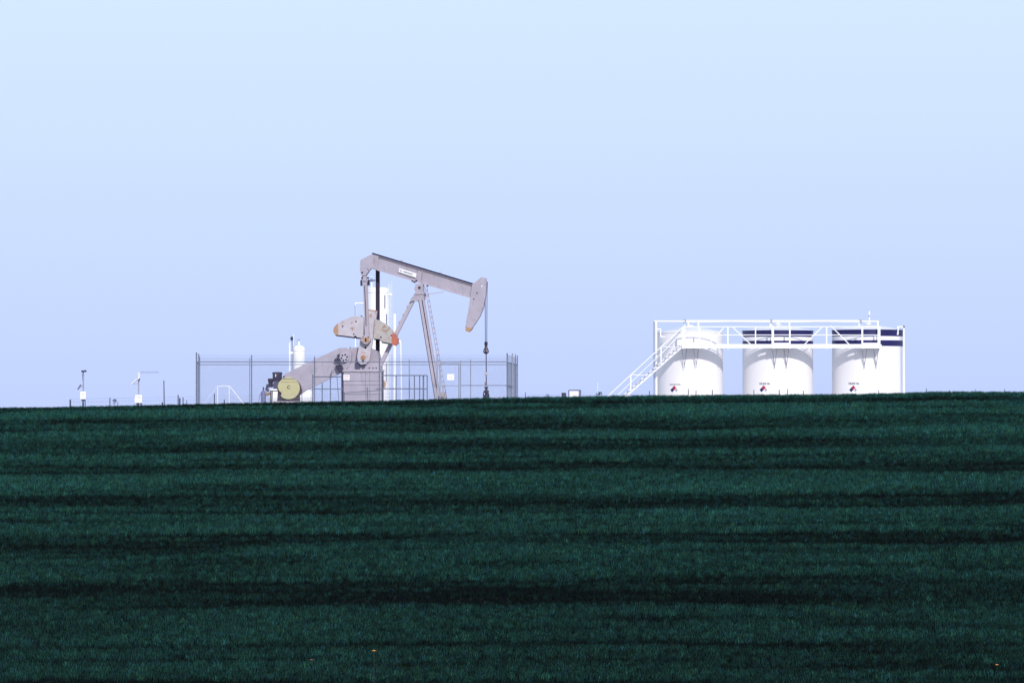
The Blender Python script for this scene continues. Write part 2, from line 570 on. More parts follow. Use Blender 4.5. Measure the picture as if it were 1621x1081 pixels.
iop = ng.nodes.new('GeometryNodeInstanceOnPoints')
ci = ng.nodes.new('GeometryNodeCollectionInfo')
ci.inputs['Collection'].default_value = tuft_col
ci.inputs['Separate Children'].default_value = True
ci.inputs['Reset Children'].default_value = True
iop.inputs['Pick Instance'].default_value = True


def named(nm, typ):
    a = ng.nodes.new('GeometryNodeInputNamedAttribute'); a.data_type = typ; a.inputs[0].default_value = nm
    return a.outputs[0]


ng.links.new(gi.outputs[0], iop.inputs['Points'])
ng.links.new(ci.outputs[0], iop.inputs['Instance'])
ng.links.new(named('rot', 'FLOAT_VECTOR'), iop.inputs['Rotation'])
ng.links.new(named('sc', 'FLOAT'), iop.inputs['Scale'])
ng.links.new(iop.outputs[0], go.inputs[0])
md = crop.modifiers.new('sow', 'NODES')
md.node_group = ng

# ------------------------------------------------------------------ pump jack
J = Frame(640, 272.0, R(-8))
jack = J.root('pump_jack', 'grey oil pump jack with tilted walking beam and horse head inside the chain link fence', 'pump jack')


def jp(name, pts, v0, v1, mat, parent=jack, ref=None):
    vr = (v0 + v1) / 2 if ref is None else ref
    return MB().prism(J.P(pts, vr), v0, v1).build(name, M[mat], parent)


JS = F / 272.0     # photo pixels per metre at the jack

# walking beam: web, two flanges, dark strip along the top, lifting eyes
web = jp('walking_beam', [(592, 403.5), (747.5, 451), (745, 471.5), (588, 424.5)], -0.07, 0.07, 'jack')
mb = MB()
mb.bar(J.L(590, 403.3), J.L(748, 451.3), 0.055, 0.36)
mb.build('top_flange', M['jack_light'], jack)
mb = MB(); mb.bar(J.L(587, 424.5), J.L(745.5, 471.6), 0.05, 0.36)
mb.build('bottom_flange', M['jack_light'], jack)
mb = MB(); mb.bar(J.L(589.8, 401.6), J.L(748.2, 449.7), 0.11, 0.372)
mb.build('beam_top_strip', M['dark_top'], jack)
for ex, ey in ((635.5, 413.5), (696.5, 432.5)):
    mb = MB(); c = J.L(ex, ey); pts = []
    for k in range(13):
        a = math.pi * k / 12
        pts.append(c + Vector((math.cos(a) * 0.10, 0, math.sin(a) * 0.10 - 0.04)))
    mb.path(pts, 0.022, 6).build('lifting_eye', M['jack'], jack)
for px_ in (669.5,):
    k = (px_ - 592) / 155.5
    MB().bar(J.L(px_, 403.5 + k * 47.5 + 1.5), J.L(px_ - 1.5, 424.8 + k * 46.7 - 1), 0.04, 0.33).build('stiffener', M['jack'], jack)

# manufacturer's plate on the beam: grey emblem and a dark unreadable word
plate = MB()
a, b_, c, d = J.L(632, 424.3, -0.19), J.L(659.5, 433.2, -0.19), J.L(658.2, 439.6, -0.19), J.L(630.8, 431, -0.19)
plate.prism([(a.x, a.z), (b_.x, b_.z), (c.x, c.z), (d.x, d.z)], -0.20, -0.185)
plate = plate.build('name_plate', M['sign'], jack)


def on_plate(s, t):
    p = a.lerp(b_, s).lerp(d.lerp(c, s), t)
    return (p.x, p.z)


mb = MB()
mb.prism([on_plate(.06, .3), on_plate(.12, .15), on_plate(.18, .3), on_plate(.18, .75), on_plate(.12, .9), on_plate(.06, .75)], -0.206, -0.201)
mb.build('emblem', M['grey_ink'], plate)
mb = MB()
s_ = 0.27
for wdt in (.045, .03, .045, .05, .03, .045, .045, .03, .05, .04):
    mb.prism([on_plate(s_, .36), on_plate(s_ + wdt * .8, .36), on_plate(s_ + wdt * .8, .68), on_plate(s_, .68)], -0.206, -0.201)
    s_ += wdt + .012
mb.build('lettering', M['ink'], plate)

# beam tail and equaliser bearing
jp('beam_tail', [(570.2, 421), (571.6, 411.6), (590, 402.6), (600, 405.6), (597.5, 427.8), (588.2, 425), (586, 428), (581.5, 423.6), (575.5, 420.8)], -0.2, 0.2, 'jack')
eq = jp('equalizer_bearing', [(570.6, 422.3), (575.4, 422), (581, 424.8), (585, 429), (579.5, 436.5), (573.5, 436.5), (571.3, 432)], -0.24, 0.24, 'jack')
jp('bearing_neck', [(573.2, 436.5), (580, 436.5), (581, 447), (573, 447)], -0.16, 0.16, 'jack_light')
for bx_, by_ in ((573.4, 431.5), (573, 440), (582.3, 440), (583.6, 444), (571.5, 447)):
    p = J.L(bx_, by_, -0.27)
    MB().tube(p, p + Vector((0, 0.16, 0)), 0.06, n=8).build('bolt', M['dark'], jack)
MB().box(J.L(571, 450.5, -1.2), J.L(585, 445.5, 1.2)).build('equalizer_beam', M['jack'], jack)
MB().box(J.L(570.5, 452.5, -1.24), J.L(574, 443.5, -1.0)).build('equalizer_clamp', M['dark'], jack)
MB().box(J.L(582, 451.5, -1.24), J.L(585.5, 444, -1.0)).build('equalizer_clamp', M['dark'], jack)

# pitman arms
mb = MB()
mb.bar(J.L(577.9, 447, -1.2), J.L(581.5, 538, -1.2), 0.2, 0.02)
mb.bar(J.L(575.3, 447, -1.12), J.L(578.8, 538, -1.12), 0.05, 0.22)
mb.bar(J.L(580.6, 447, -1.12), J.L(584.2, 538, -1.12), 0.05, 0.22)
mb.bar(J.L(578, 447, -1.07), J.L(581.6, 538, -1.07), 0.2, 0.04)
near_pit = mb.build('pitman_arm', M['jack_light'], jack)
MB().path([J.L(577.2, 452, -1.26), J.L(579.0, 490, -1.28), J.L(579.5, 516, -1.26)], 0.018, 6).build('grease_line', M['dark'], jack)
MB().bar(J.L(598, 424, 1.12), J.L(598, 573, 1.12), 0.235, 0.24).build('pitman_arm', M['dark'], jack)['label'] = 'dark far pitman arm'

# cranks, wrist pins, counterweights
crank = [(580.3, 489.5), (597.5, 492), (590.2, 540), (587.6, 555), (585, 570), (580, 576), (572, 577), (567, 573), (565.8, 564), (570, 540), (574.5, 515)]
near_c = jp('crank_arm', crank, -1.0, -0.80, 'weight')
jp('crank_arm', crank, 0.80, 1.0, 'jack')
c = J.L(580.5, 538, -1.0)
mb = MB(); mb.tube(c + Vector((0, -0.34, 0)), c, 0.30, n=28); boss = mb.build('pitman_bearing', M['jack_light'], jack)
mb = MB(); mb.box(c + Vector((-.20, -.37, -.16)), c + Vector((.20, -.342, .16))); mb.build('bearing_cap', M['tan'], boss)
mb = MB(); mb.box(c + Vector((-.04, -.40, -.11)), c + Vector((.05, -.372, .10))); mb.build('cap_slot', M['hole'], boss)
for sx in (-.17, .17):
    MB().tube(c + Vector((sx, -.39, .19)), c + Vector((sx, -.34, .19)), .035, n=8).build('bolt', M['dark'], boss)
mb = MB()
pts = [c + Vector((math.cos(a_) * .30, -.345, math.sin(a_) * .30)) for a_ in np.linspace(R(195), R(345), 13)]
mb.path(pts, .022, 6).build('bearing_rim', M['dark'], boss)
c = J.L(578.5, 550.3, -1.0)
MB().tube(c + Vector((0, -.01, 0)), c + Vector((0, .02, 0)), .075, n=12).build('crank_hole', M['hole'], near_c)
c = J.L(587.3, 498.6, -1.0)
MB().tube(c + Vector((0, -.01, 0)), c + Vector((0, .02, 0)), .06, n=12).build('crank_hole', M['rust'], near_c)
MB().prism(J.P([(580.6, 489.4), (597.6, 491.8), (597.4, 494), (594, 492.8), (581, 491)], -1.0), -1.006, -1.0).build('rust_edge', M['rust'], near_c)
c = J.L(575, 566, -1.0)
mb = MB(); mb.tube(c + Vector((0, -.05, 0)), c + Vector((0, .3, 0)), .16, n=20); mb.build('crank_shaft', M['rust'], jack)
mb = MB(); mb.box(c + Vector((-.05, -.06, -.30)), c + Vector((.04, .0, -.14))); mb.build('shaft_key', M['hole'], jack)
left_w = [(528.6, 525), (529.5, 519), (534, 513.6), (545, 506.3), (558, 501.6), (570.5, 500.3), (577, 503), (576, 535), (566.5, 534.2), (563.5, 531), (560, 533.4), (532, 529.8)]
right_w = [(594, 505), (601, 507.5), (612, 514), (620, 521.5), (626, 530), (628, 537), (624.5, 544.4), (605, 541), (602, 537), (592, 536)]
lw = jp('counterweight', left_w, -1.16, -0.72, 'weight')
rw = jp('counterweight', right_w, -1.16, -0.72, 'weight_khaki')
jp('tip', [(528.3, 525), (529.2, 518.8), (534, 513.3), (536.5, 512), (536.5, 530.6), (532, 530.1)], -1.168, -0.715, 'tan', lw)
jp('tip', [(622.5, 526.5), (627, 529.5), (630.8, 537), (630.5, 544), (626, 547.5), (621.5, 545.5), (620.5, 536)], -1.168, -0.715, 'orange', rw)
dn = lambda pts: [(x_ + 1.0, y_ + 2.2) for x_, y_ in pts]
jp('counterweight', dn(left_w), 0.66, 1.10, 'dark')  # far weights coloured dark to stand in for the shaded undersides
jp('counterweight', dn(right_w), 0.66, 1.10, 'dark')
for bx_, by_ in ((542.5, 516.5), (563.5, 509), (560, 529)):
    p = J.L(bx_, by_, -1.17); MB().tube(p, p + Vector((0, .05, 0)), .05, n=10).build('bolt', M['dark'], lw)
for bx_, by_ in ((619.5, 531), (603, 533.5)):
    p = J.L(bx_, by_, -1.17); MB().tube(p, p + Vector((0, .05, 0)), .05, n=10).build('bolt', M['dark'], rw)
for pts in ([(605, 520), (609, 515.5), (610, 519)], [(611, 525), (617, 517.5)], [(605, 522), (608, 524), (611, 523)]):
    MB().path([J.L(x_, y_, -1.165) for x_, y_ in pts], .022, 5).build('rust_streak', M['rust'], rw)
for pts in ([(556, 512), (558, 509)], [(555, 520), (559, 519), (558, 523)]):
    MB().path([J.L(x_, y_, -1.165) for x_, y_ in pts], .03, 5).build('rust_streak', M['tan'], lw)
MB().box(J.L(563, 536, -.9), J.L(570, 531, -.6)).build('crank_clamp', M['dark'], jack)
p = J.L(572, 501.5, -.95); MB().ball(p, .08).build('bolt', M['dark'], jack)

# gear box
jp('gear_box', [(546, 586), (545, 575), (550, 556), (557, 551.2), (566, 550), (585, 551), (599, 556), (602, 570), (602, 586)], -0.42, 0.6, 'jack')
MB().tube(J.L(554.5, 553, -.2), J.L(554.5, 549, -.2), .05, n=8).build('breather', M['galv'], jack)
jp('gear_box_foot', [(546, 586.4), (547, 576), (603, 575), (603.5, 586.4)], -0.62, 0.62, 'jack_light')
for bx_ in (549.5, 584.5, 590.5, 595.5):
    p = J.L(bx_, 582.5, -.66); MB().tube(p, p + Vector((0, .06, 0)), .045, n=8).build('bolt', M['dark'], jack)
mb = MB(); mb.box(J.L(562, 583, -.75), J.L(570.5, 573.5, -.63)); mb.prism(J.P([(571.5, 578), (578, 575), (577.5, 582), (574, 583)], -.7), -.75, -.63)
mb.build('shaft_bracket', M['navy_metal'], jack)
# belt guard and brake drum
guard = [(446, 600), (449.5, 594), (454, 590.5), (532, 553.2), (539, 550.6), (547, 550.4), (553, 553), (557, 559), (556.5, 570), (551, 582), (545.5, 587.5), (484, 618.6),
         (474, 626), (462, 630), (450, 624), (445, 612)]
bg = jp('belt_guard', guard, -0.70, -0.45, 'jack')
p = J.L(545, 566, -.9)
drum = MB().tube(p, p + Vector((0, .2, 0)), .30, n=28).build('brake_drum', M['jack_light'], jack)
for k in range(6):
    a_ = math.pi * 2 * k / 6 + .2
    h = p + Vector((math.cos(a_) * .185, -.006, math.sin(a_) * .185))
    MB().tube(h, h + Vector((0, .05, 0)), .062, n=10).build('drum_hole', M['hole'], drum)
mb = MB()
mb.ball(J.L(532.5, 570.5, -.9), .14); mb.ball(J.L(536.5, 569.5, -.9), .10); mb.ball(J.L(536, 562.5, -.9), .09)
mb.tube(J.L(532, 570.5, -.9), J.L(540, 572, -.9), .08)
mb.build('brake_linkage', M['dark'], jack)
jp('starter_motor', [(531.5, 578), (540.5, 576.4), (543.4, 584), (541, 590), (536.5, 589), (533.5, 586)], -1.05, -0.75, 'dark')
MB().path([J.L(531, 585, -1), J.L(525, 587, -1), J.L(524.7, 596, -1)], .025, 6).build('conduit', M['galv_dark'], jack)
MB().path([J.L(533.5, 596, -1), J.L(534.5, 612, -1), J.L(536, 630, -1), J.L(535.8, 645, -1)], .022, 6).build('conduit', M['galv_dark'], jack)

# pedestal of the gear box, clad in plates
ped = jp('pedestal', [(543.8, 648), (543.8, 588), (604, 588), (604, 648)], -0.80, 0.8, 'dark')
jp('pedestal_top', [(541.5, 588.6), (541.5, 585.6), (604.8, 585.6), (604.8, 588.6)], -0.92, 0.9, 'jack_light')
for r0, r1 in ((589.2, 602.6), (603.1, 608.8), (609.3, 624), (624.5, 648)):
    for x0_, x1_ in ((544, 578.2), (578.6, 585.2), (585.6, 604)):
        jp('panel', [(x0_, r1), (x0_, r0), (x1_, r0), (x1_, r1)], -0.83, -0.802, 'jack', ped)
for bx_ in (552, 566, 581, 593):
    jp('gusset', [(bx_, 589), (bx_ + 1.6, 589), (bx_ + .8, 592.5)], -0.88, -0.83, 'jack_light', ped)
ns = jp('notice', [(543.6, 602), (543.6, 593), (553.6, 593), (553.6, 602)], -0.87, -0.845, 'sign')
for k in range(3):
    jp('print_line', [(545, 595.4 + k * 2.2), (552.2 - k, 595.4 + k * 2.2), (552.2 - k, 594.6 + k * 2.2), (545, 594.6 + k * 2.2)], -0.876, -0.871, 'pale_red', ns)
jp('base_rail', [(440, 650), (440, 645), (712, 645), (712, 650)], -0.75, -0.55, 'jack')
jp('base_rail', [(440, 650), (440, 645), (712, 645), (712, 650)], 0.55, 0.75, 'jack')

# samson post
head = jp('samson_head', [(658.5, 463), (656.8, 458), (659, 449.5), (670.5, 449.5), (671, 462), (673, 465), (672.5, 474.5), (664, 477.5), (654, 476.5), (649, 479), (651.5, 473), (656.5, 466.5)], -0.26, 0.26, 'jack')
p = J.L(663.8, 455.5, -.28); MB().tube(p, p + Vector((0, .1, 0)), .085, n=14).build('saddle_pin', M['dark'], head)
MB().box(J.L(656.3, 465.8, -.33), J.L(674, 464.3, .33)).build('head_plate', M['jack_light'], head)
for bx_, by_ in ((652.5, 444.8), (655.5, 446.6), (658.8, 444.2), (676, 452.5), (672.5, 467), (650, 477.5)):
    p = J.L(bx_, by_, -.24); MB().tube(p, p + Vector((0, .3, 0)), .055, n=8).build('bolt', M['dark'], jack)
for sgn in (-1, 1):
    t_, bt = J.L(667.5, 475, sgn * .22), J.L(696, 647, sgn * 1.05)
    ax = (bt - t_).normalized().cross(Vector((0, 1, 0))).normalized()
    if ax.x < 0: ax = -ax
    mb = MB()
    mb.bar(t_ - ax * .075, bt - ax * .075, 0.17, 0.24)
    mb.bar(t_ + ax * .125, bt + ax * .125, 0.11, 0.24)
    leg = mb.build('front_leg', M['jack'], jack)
    MB().bar(t_ + ax * .04, bt + ax * .04, 0.06, 0.08).build('leg_web_shade', M['dark'], leg)  # dark bar between the plates, recess shade put into its colour
    MB().bar(t_ - ax * .185, bt - ax * .185, 0.04, 0.16).build('leg_edge_shade', M['dark'], leg)  # dark strip paints the shaded left side of the leg
mb = MB(); t_, bt = J.L(653.5, 476), J.L(599, 584)
mb.bar(t_, bt, 0.24, 0.26)
mb.build('rear_leg', M['jack_light'], jack)
for k in (.1, .22, .33):
    p = t_.lerp(bt, k); MB().box(p + Vector((-.16, -.2, .02)), p + Vector((-.08, -.1, .12))).build('leg_cleat', M['jack_light'], jack)
# ladder up the front legs
for sgn in (-1, 1):
    MB().bar(J.L(674 + sgn * 1.6, 453, -.4 + sgn * .03), J.L(708 + sgn * 1.9, 645, -.4 + sgn * .03), .05, .05).build('ladder_rail', M['jack'], jack)
for k in range(22):
    f_ = (k + .5) / 22
    y_ = 456 + f_ * 186; x_ = 674.5 + f_ * 33.3
    MB().bar(J.L(x_ - 1.9, y_ + .6, -.42), J.L(x_ + 1.9, y_ - .6, -.38), .05, .05).build('ladder_rung', M['galv_dark'], jack)
MB().bar(J.L(676, 466, -.3), J.L(702, 462.4, -.3), .05, .05).build('brake_lever', M['jack_light'], jack)
jp('leg_shoe', [(694.5, 648), (694.5, 620.5), (704.5, 620.5), (704.5, 648)], -.95, -.55, 'concrete')

# horse head, bridle, rod
hh = [(748, 450.5), (763, 438.6), (769.8, 440.6), (770.3, 452), (769, 470), (765.8, 487), (760.5, 500), (753, 512), (745, 523), (742.5, 525.3), (738.2, 524), (737.6, 516), (741.5, 494), (745.5, 469)]
head_o = jp('horse_head', hh, -0.21, 0.21, 'jack')
jp('tip', [(737.3, 517), (744.2, 519.3), (749, 518.6), (745.4, 523.4), (742.6, 525.7), (737.9, 524.3)], -0.216, 0.216, 'tan', head_o)
jp('hinge_edge', [(747.5, 450.5), (748.8, 450.5), (738.6, 516), (737.4, 516)], -0.235, -0.212, 'jack_light', head_o)
for bx_, by_, mt in ((762.8, 453, 'sign'), (750, 473.5, 'hole'), (755, 464, 'hole')):
    p = J.L(bx_, by_, -.218); MB().tube(p, p + Vector((0, .02, 0)), .045, n=10).build('head_hole', M[mt], head_o)
for px_, v_ in ((768.0, -.12), (771.0, .12)):
    MB().path([J.L(px_ + .6, 446, v_), J.L(px_, 462, v_), J.L(769.4 + (px_ - 769.5) * .75, 541, v_)], .022, 6).build('bridle_cable', M['dark'], jack)
mb = MB(); p = J.L(769.4, 541)
mb.lathe([(0, 0), (.10, 0), (.11, -.12), (.08, -.30), (0, -.30)], p, 12)
mb.build('carrier_bar', M['dark'], jack)
mb = MB(); p = J.L(769.4, 548)
mb.lathe([(0, .06), (.09, .06), (.09, -.08), (.19, -.30), (.19, -.38), (.06, -.50), (0, -.5)], p, 14)
mb.build('rod_clamp', M['brown_dark'], jack)
for bx_ in (767, 771.6):
    MB().ball(J.L(bx_, 556, -.14), .06).build('clamp_bolt', M['galv'], jack)
MB().tube(J.L(769.6, 556), J.L(769.8, 610), .032, n=8).build('polished_rod', M['dark'], jack)
MB().ball(J.L(769.7, 592), .11).build('rod_rotator', M['weight'], jack)

# ------------------------------------------------------------------ wellhead under the horse head
H = Frame(770, 271.5)
wh = H.root('wellhead', 'dark wellhead with stuffing box under the bridle rod', 'wellhead')
p = H.L(769.8, 609.5)
MB().lathe([(0, .2), (.12, .2), (.12, 0), (.14, -.06), (0, -.06)], p, 14).build('stuffing_box', M['weight'], wh)
p = H.L(769.8, 612)
MB().lathe([(0, 0), (.12, 0), (.12, -.10), (.07, -.14), (.07, -.2), (.17, -.26), (.17, -.36), (.08, -.42), (.08, -.48), (.20, -.56), (.2, -.95), (.12, -1.0), (.12, -1.5), (0, -1.5)], p, 16).build('tree_body', M['dark'], wh)
MB().ball(H.L(771.5, 626.5), .17, sc=(.8, 1, 1.3)).build('valve', M['dark'], wh)
MB().tube(H.L(765.3, 645), H.L(765.3, 621), .035, n=8).build('gauge_pipe', M['post'], wh)

# ------------------------------------------------------------------ gas engine driving the belts
E = Frame(450, 270.6)
eng = E.root('gas_engine', 'dark single cylinder gas engine with cream round flywheel cover', 'engine')
cxp, cyp, rp = 457.0, 614.3, 17.6
pts = []
for k in range(48):
    a_ = 2 * math.pi * k / 48
    x_, y_ = cxp + rp * math.cos(a_), cyp + rp * math.sin(a_)
    if 141 < math.degrees(a_) < 187:
        t_ = (math.degrees(a_) - 141) / 46
        y_ = 625.5 - 8 * t_ ; x_ = 444.8 - 5.0 * t_ ** 2.2 + 1.8 * math.sin(t_ * math.pi)
    pts.append((x_, y_))
fly = MB().prism(E.P(pts, -.5), -.58, -.42).build('flywheel_cover', M['cream'], eng)
mb = MB(); mb.box(E.L(445, 604.9, -.59), E.L(473, 604.1, -.577)); mb.build('cover_seam', M['cream_line'], fly)
vs, fs = text_mesh('C', 5.2 / 24.9, bold=0.02)
o_ = E.L(457, 612.8, -.592)
MB().add([v + o_ for v in vs], fs).build('lettering', M['ink'], fly)
p = E.L(458.6, 617, -.4)
MB().tube(p, p + Vector((0, .3, 0)), .75, n=40).build('flywheel', M['brown_dark'], eng)
mb = MB(); mb.box(E.L(432.5, 617.8, -.4), E.L(447, 606, .4)); mb.box(E.L(434, 607, -.3), E.L(441, 602, .3))
mb.build('engine_block', M['navy_metal'], eng)
p = E.L(439, 605)
MB().lathe([(0, .02), (.26, .02), (.30, .10), (.30, .52), (.33, .53), (.33, .60), (.28, .64), (0, .66)], p, 24).build('air_cleaner', M['dark'], eng)
MB().box(E.L(435.8, 596.5, -.34), E.L(437, 592, -.315)).build('air_cleaner_tag', M['sign'], eng)
p = E.L(428.5, 613)
MB().lathe([(0, 0), (.12, 0), (.12, .25), (.17, .32), (.19, .52), (.14, .56), (0, .56)], p, 18).build('magneto', M['dark'], eng)
mb = MB(); mb.box(E.L(427, 618, -.45), E.L(440, 615.5, .3)); mb.build('engine_shelf', M['sign'], eng)
MB().box(E.L(427, 619.4, -.44), E.L(441, 618.05, .3)).build('shelf_edge', M['brown_dark'], eng)
for x_ in (428.8, 431, 440.5):
    MB().bar(E.L(x_, 619.4, -.3), E.L(x_ - 1.2, 646, -.3), .07, .07).build('shelf_leg', M['dark'], eng)
MB().prism(E.P([(437, 648), (441, 620), (447, 622), (452, 630), (470, 631), (473, 618), (474.5, 622), (476, 648)], 0), -.3, .35).build('engine_frame', M['brown_dark'], eng)
MB().box(E.L(432, 650, -.7), E.L(478, 635, .55)).build('engine_skid', M['jack_light'], eng)
mb = MB()
mb.path([E.L(425.5, 619), E.L(422, 616), E.L(424, 610), E.L(423, 608)], .09, 8); mb.path([E.L(441, 602), E.L(437, 606), E.L(430, 611)], .08, 8)
mb.build('exhaust', M['navy_metal'], eng)
MB().path([E.L(428, 622.5, -.2), E.L(420, 625, -.2)], .08, 8).build('fuel_pipe', M['rust'], eng)
MB().ball(E.L(449.3, 596.3, -.35), .06).build('bolt', M['dark'], eng)

G = Frame(417, 270.4)
gs = G.root('gas_scrubber', 'narrow blue grey gas bottle with top valve left of the engine', 'gas bottle')
p = G.L(417, 648)
MB().lathe([(0, 0), (.165, 0), (.165, 1.05), (.14, 1.14), (.05, 1.2), (0, 1.2)], p, 20).build('bottle', M['bottle'], gs)
MB().lathe([(0, 1.2), (.04, 1.2), (.04, 1.3), (.055, 1.31), (.03, 1.42), (0, 1.42)], p, 10).build('valve', M['post'], gs)
MB().path([G.L(413.5, 622), G.L(410.8, 626), G.L(409.8, 634), G.L(410, 647)], .018, 6).build('hose', M['galv_dark'], gs)
MB().ball(G.L(419.4, 621.5), .11).build('regulator', M['galv'], gs)

# white horizontal drum lying behind the engine
D = Frame(460, 284)
dr = D.root('fuel_drum', 'white horizontal drum on saddles behind the engine', 'tank')
mb = MB()
p0, p1 = D.L(430, 628), D.L(490, 628)
mb.tube(p0, p1, .50, n=32); mb.ball(p0, .50, 16, 10, (.45, 1, 1)); mb.ball(p1, .50, 16, 10, (.45, 1, 1))
mb.build('drum_shell', M['white_steel'], dr)
for x_ in (440, 480):
    MB().box(D.L(x_ - 2, 647, -.4), D.L(x_ + 2, 638, .4)).build('saddle', M['white_steel'], dr)
MB().box(D.L(489.5, 646, -.1), D.L(491.4, 614, .1)).build('end_post', M['brown_dark'], dr)

# ------------------------------------------------------------------ guard railing by the pedestal
Gr = Frame(640, 269.8)
rail = Gr.root('guard_railing', 'low grey pipe railing in front of the pump jack cranks', 'railing')
for r_ in (594.2, 615.3):
    MB().tube(Gr.L(604, r_), Gr.L(676.5, r_), .036, n=8).build('rail', M['galv_dark'], rail)
for x_ in (627, 656, 664.3, 670.3, 676.3):
    MB().tube(Gr.L(x_, 647), Gr.L(x_, 594.2), .034 if x_ != 670.3 else .05, n=8).build('post', M['galv_dark'], rail)
Gl = Frame(512, 269.8)
rail = Gl.root('guard_railing', 'low grey pipe railing in front of the belt guard', 'railing')
for r_ in (596.3, 615.6):
    MB().tube(Gl.L(495, r_), Gl.L(543, r_), .03, n=8).build('rail', M['galv_dark'], rail)
for x_ in (495.2, 523):
    MB().tube(Gl.L(x_, 648), Gl.L(x_, 592), .036, n=8).build('post', M['galv_dark'], rail)

# ------------------------------------------------------------------ chain link enclosure
YA, YB = 268.0, 284.0
FN = Frame(560, YA)
Ztop = Z(572.6, YA)
fence = FN.root('chain_link_fence', 'tall chain link fence with barbed wire strands round the pump jack', 'fence')
fo = FN.loc


def fpt(px, Y, z):
    return Vector((X(px, Y), Y, z)) - fo


def base_z(px, Y):
    return gz(X(px, Y), Y)


def fence_post(px, Y, row_top, r=.034, mat='galv_dark'):
    zt = Z(row_top, Y)
    zb = base_z(px, Y) - .1
    MB().tube(fpt(px, Y, zb), fpt(px, Y, zt), r, n=10).build('post', M[mat], fence)


def chain(pxa, Ya, pxb, Yb, name='mesh_panel', parent=fence, org=fo, ztop=Ztop, step=.105, r=.0024):
    A = Vector((X(pxa, Ya), Ya, 0)); B = Vector((X(pxb, Yb), Yb, 0))
    Lh = (B - A).length; t = (B - A).normalized()
    z0 = -0.35; Hh = ztop - z0
    mb = MB()
    for sgn in (1, -1):
        s = -Hh if sgn > 0 else 0.0
        end = Lh if sgn > 0 else Lh + Hh
        while s < end:
            # line: along = s + sgn*h
            if sgn > 0:
                h0, h1 = max(0, -s), min(Hh, Lh - s)
            else:
                h0, h1 = max(0, s - Lh), min(Hh, s)
            if h1 - h0 > .05:
                p0 = A + t * (s + sgn * h0) + Vector((0, 0, z0 + h0)) - org
                p1 = A + t * (s + sgn * h1) + Vector((0, 0, z0 + h1)) - org
                mb.tube(p0, p1, r, n=3, cap=False)
            s += step
    return mb.build(name, M['wire'], parent)


# front run, right side run, back run, left side run
GA, GB = 696.5, 726.5      # gate opening
for px_, top in ((311, 557.8), (398.3, 562), (498, 564.5), (600.5, 566), (692.3, 560), (729, 571), (803, 559)):
    fence_post(px_, YA, top, .045 if px_ in (311, 803, 692.3) else .036, 'glass' if px_ == 692.3 else 'galv' if px_ == 729 else 'galv_dark')
for px_, Y_, top, mt in ((811.2, 274.0, 559.2, 'galv'), (816, 279, 560.8, 'galv_dark'), (819.2, YB, 562.5, 'galv_dark'), (314.6, 274, 559.8, 'galv_dark'), (316, YB, 564, 'galv_dark'),
                         (395.4, YB, 567, 'galv'), (510, YB, 569, 'galv'), (648, YB, 569, 'galv'), (745, YB, 569, 'galv')):
    fence_post(px_, Y_, top, .05 if px_ == 811.2 else .036, mt)
runs = [(311, YA, GA - 4, YA), (GB + 2.5, YA, 803, YA), (803, YA, 819.2, YB), (316, YB, 819.2, YB), (311, YA, 316, YB)]
for pa, Ya, pb, Yb in runs:
    chain(pa, Ya, pb, Yb)
    a0, b0 = fpt(pa, Ya, Ztop), fpt(pb, Yb, Ztop)
    MB().tube(a0, b0, .026, n=8).build('top_rail', M['galv_dark'], fence)
MB().tube(fpt(GA - 4, YA, Ztop), fpt(GB + 2.5, YA, Ztop), .026, n=8).build('top_rail', M['galv_dark'], fence)
MB().tube(fpt(GB + 2.5, YA, Z(610, YA)), fpt(803, YA, Z(610, YA)), .024, n=8).build('mid_rail', M['galv_dark'], fence)
MB().tube(fpt(803, YA, Z(610, YA)), fpt(811.2, 274, Z(610, YA)), .024, n=8).build('mid_rail', M['galv_dark'], fence)
for k in range(3):
    for pa, Ya, pb, Yb in ((311, YA, 803, YA), (803, YA, 819.2, YB), (316, YB, 819.2, YB)):
        zz = Ztop + .13 + .13 * k
        mb = MB()
        mb.tube(fpt(pa, Ya, zz), fpt(pb, Yb, zz), .006, n=4, cap=False)
        a0, b0 = fpt(pa, Ya, zz), fpt(pb, Yb, zz)
        nb = int((b0 - a0).length / .15)
        for q_ in range(nb):
            c_ = a0.lerp(b0, (q_ + .5) / nb)
            mb.bar(c_ + Vector((-.02, 0, -.03)), c_ + Vector((.02, 0, .03)), .005, .005)
        mb.build('barbed_wire', M['wire'], fence)

Gt = Frame(711, YA)
gate = Gt.root('fence_gate', 'narrow chain link gate with white notice beside the samson post', 'gate')
for x_ in (GA, GB):
    MB().tube(Gt.L(x_, 646), Gt.L(x_, 575.2), .03, n=8).build('gate_post', M['galv'], gate)
for r_ in (575.2, 610.3, 643):
    MB().tube(Gt.L(GA, r_), Gt.L(GB, r_), .024, n=8).build('gate_rail', M['galv'], gate)
chain(GA, YA, GB, YA, 'gate_mesh', gate, Gt.loc, Z(575.2, YA))
sg = MB().box(Gt.L(708, 601.5, -.05), Gt.L(718.8, 592, -.035)).build('notice', M['sign'], gate)
MB().box(Gt.L(710.5, 598.8, -.056), Gt.L(716, 597.9, -.051)).build('print_line', M['pale_red'], sg)
MB().box(Gt.L(711, 596.8, -.056), Gt.L(715.6, 595.9, -.051)).build('print_line', M['pale_red'], sg)

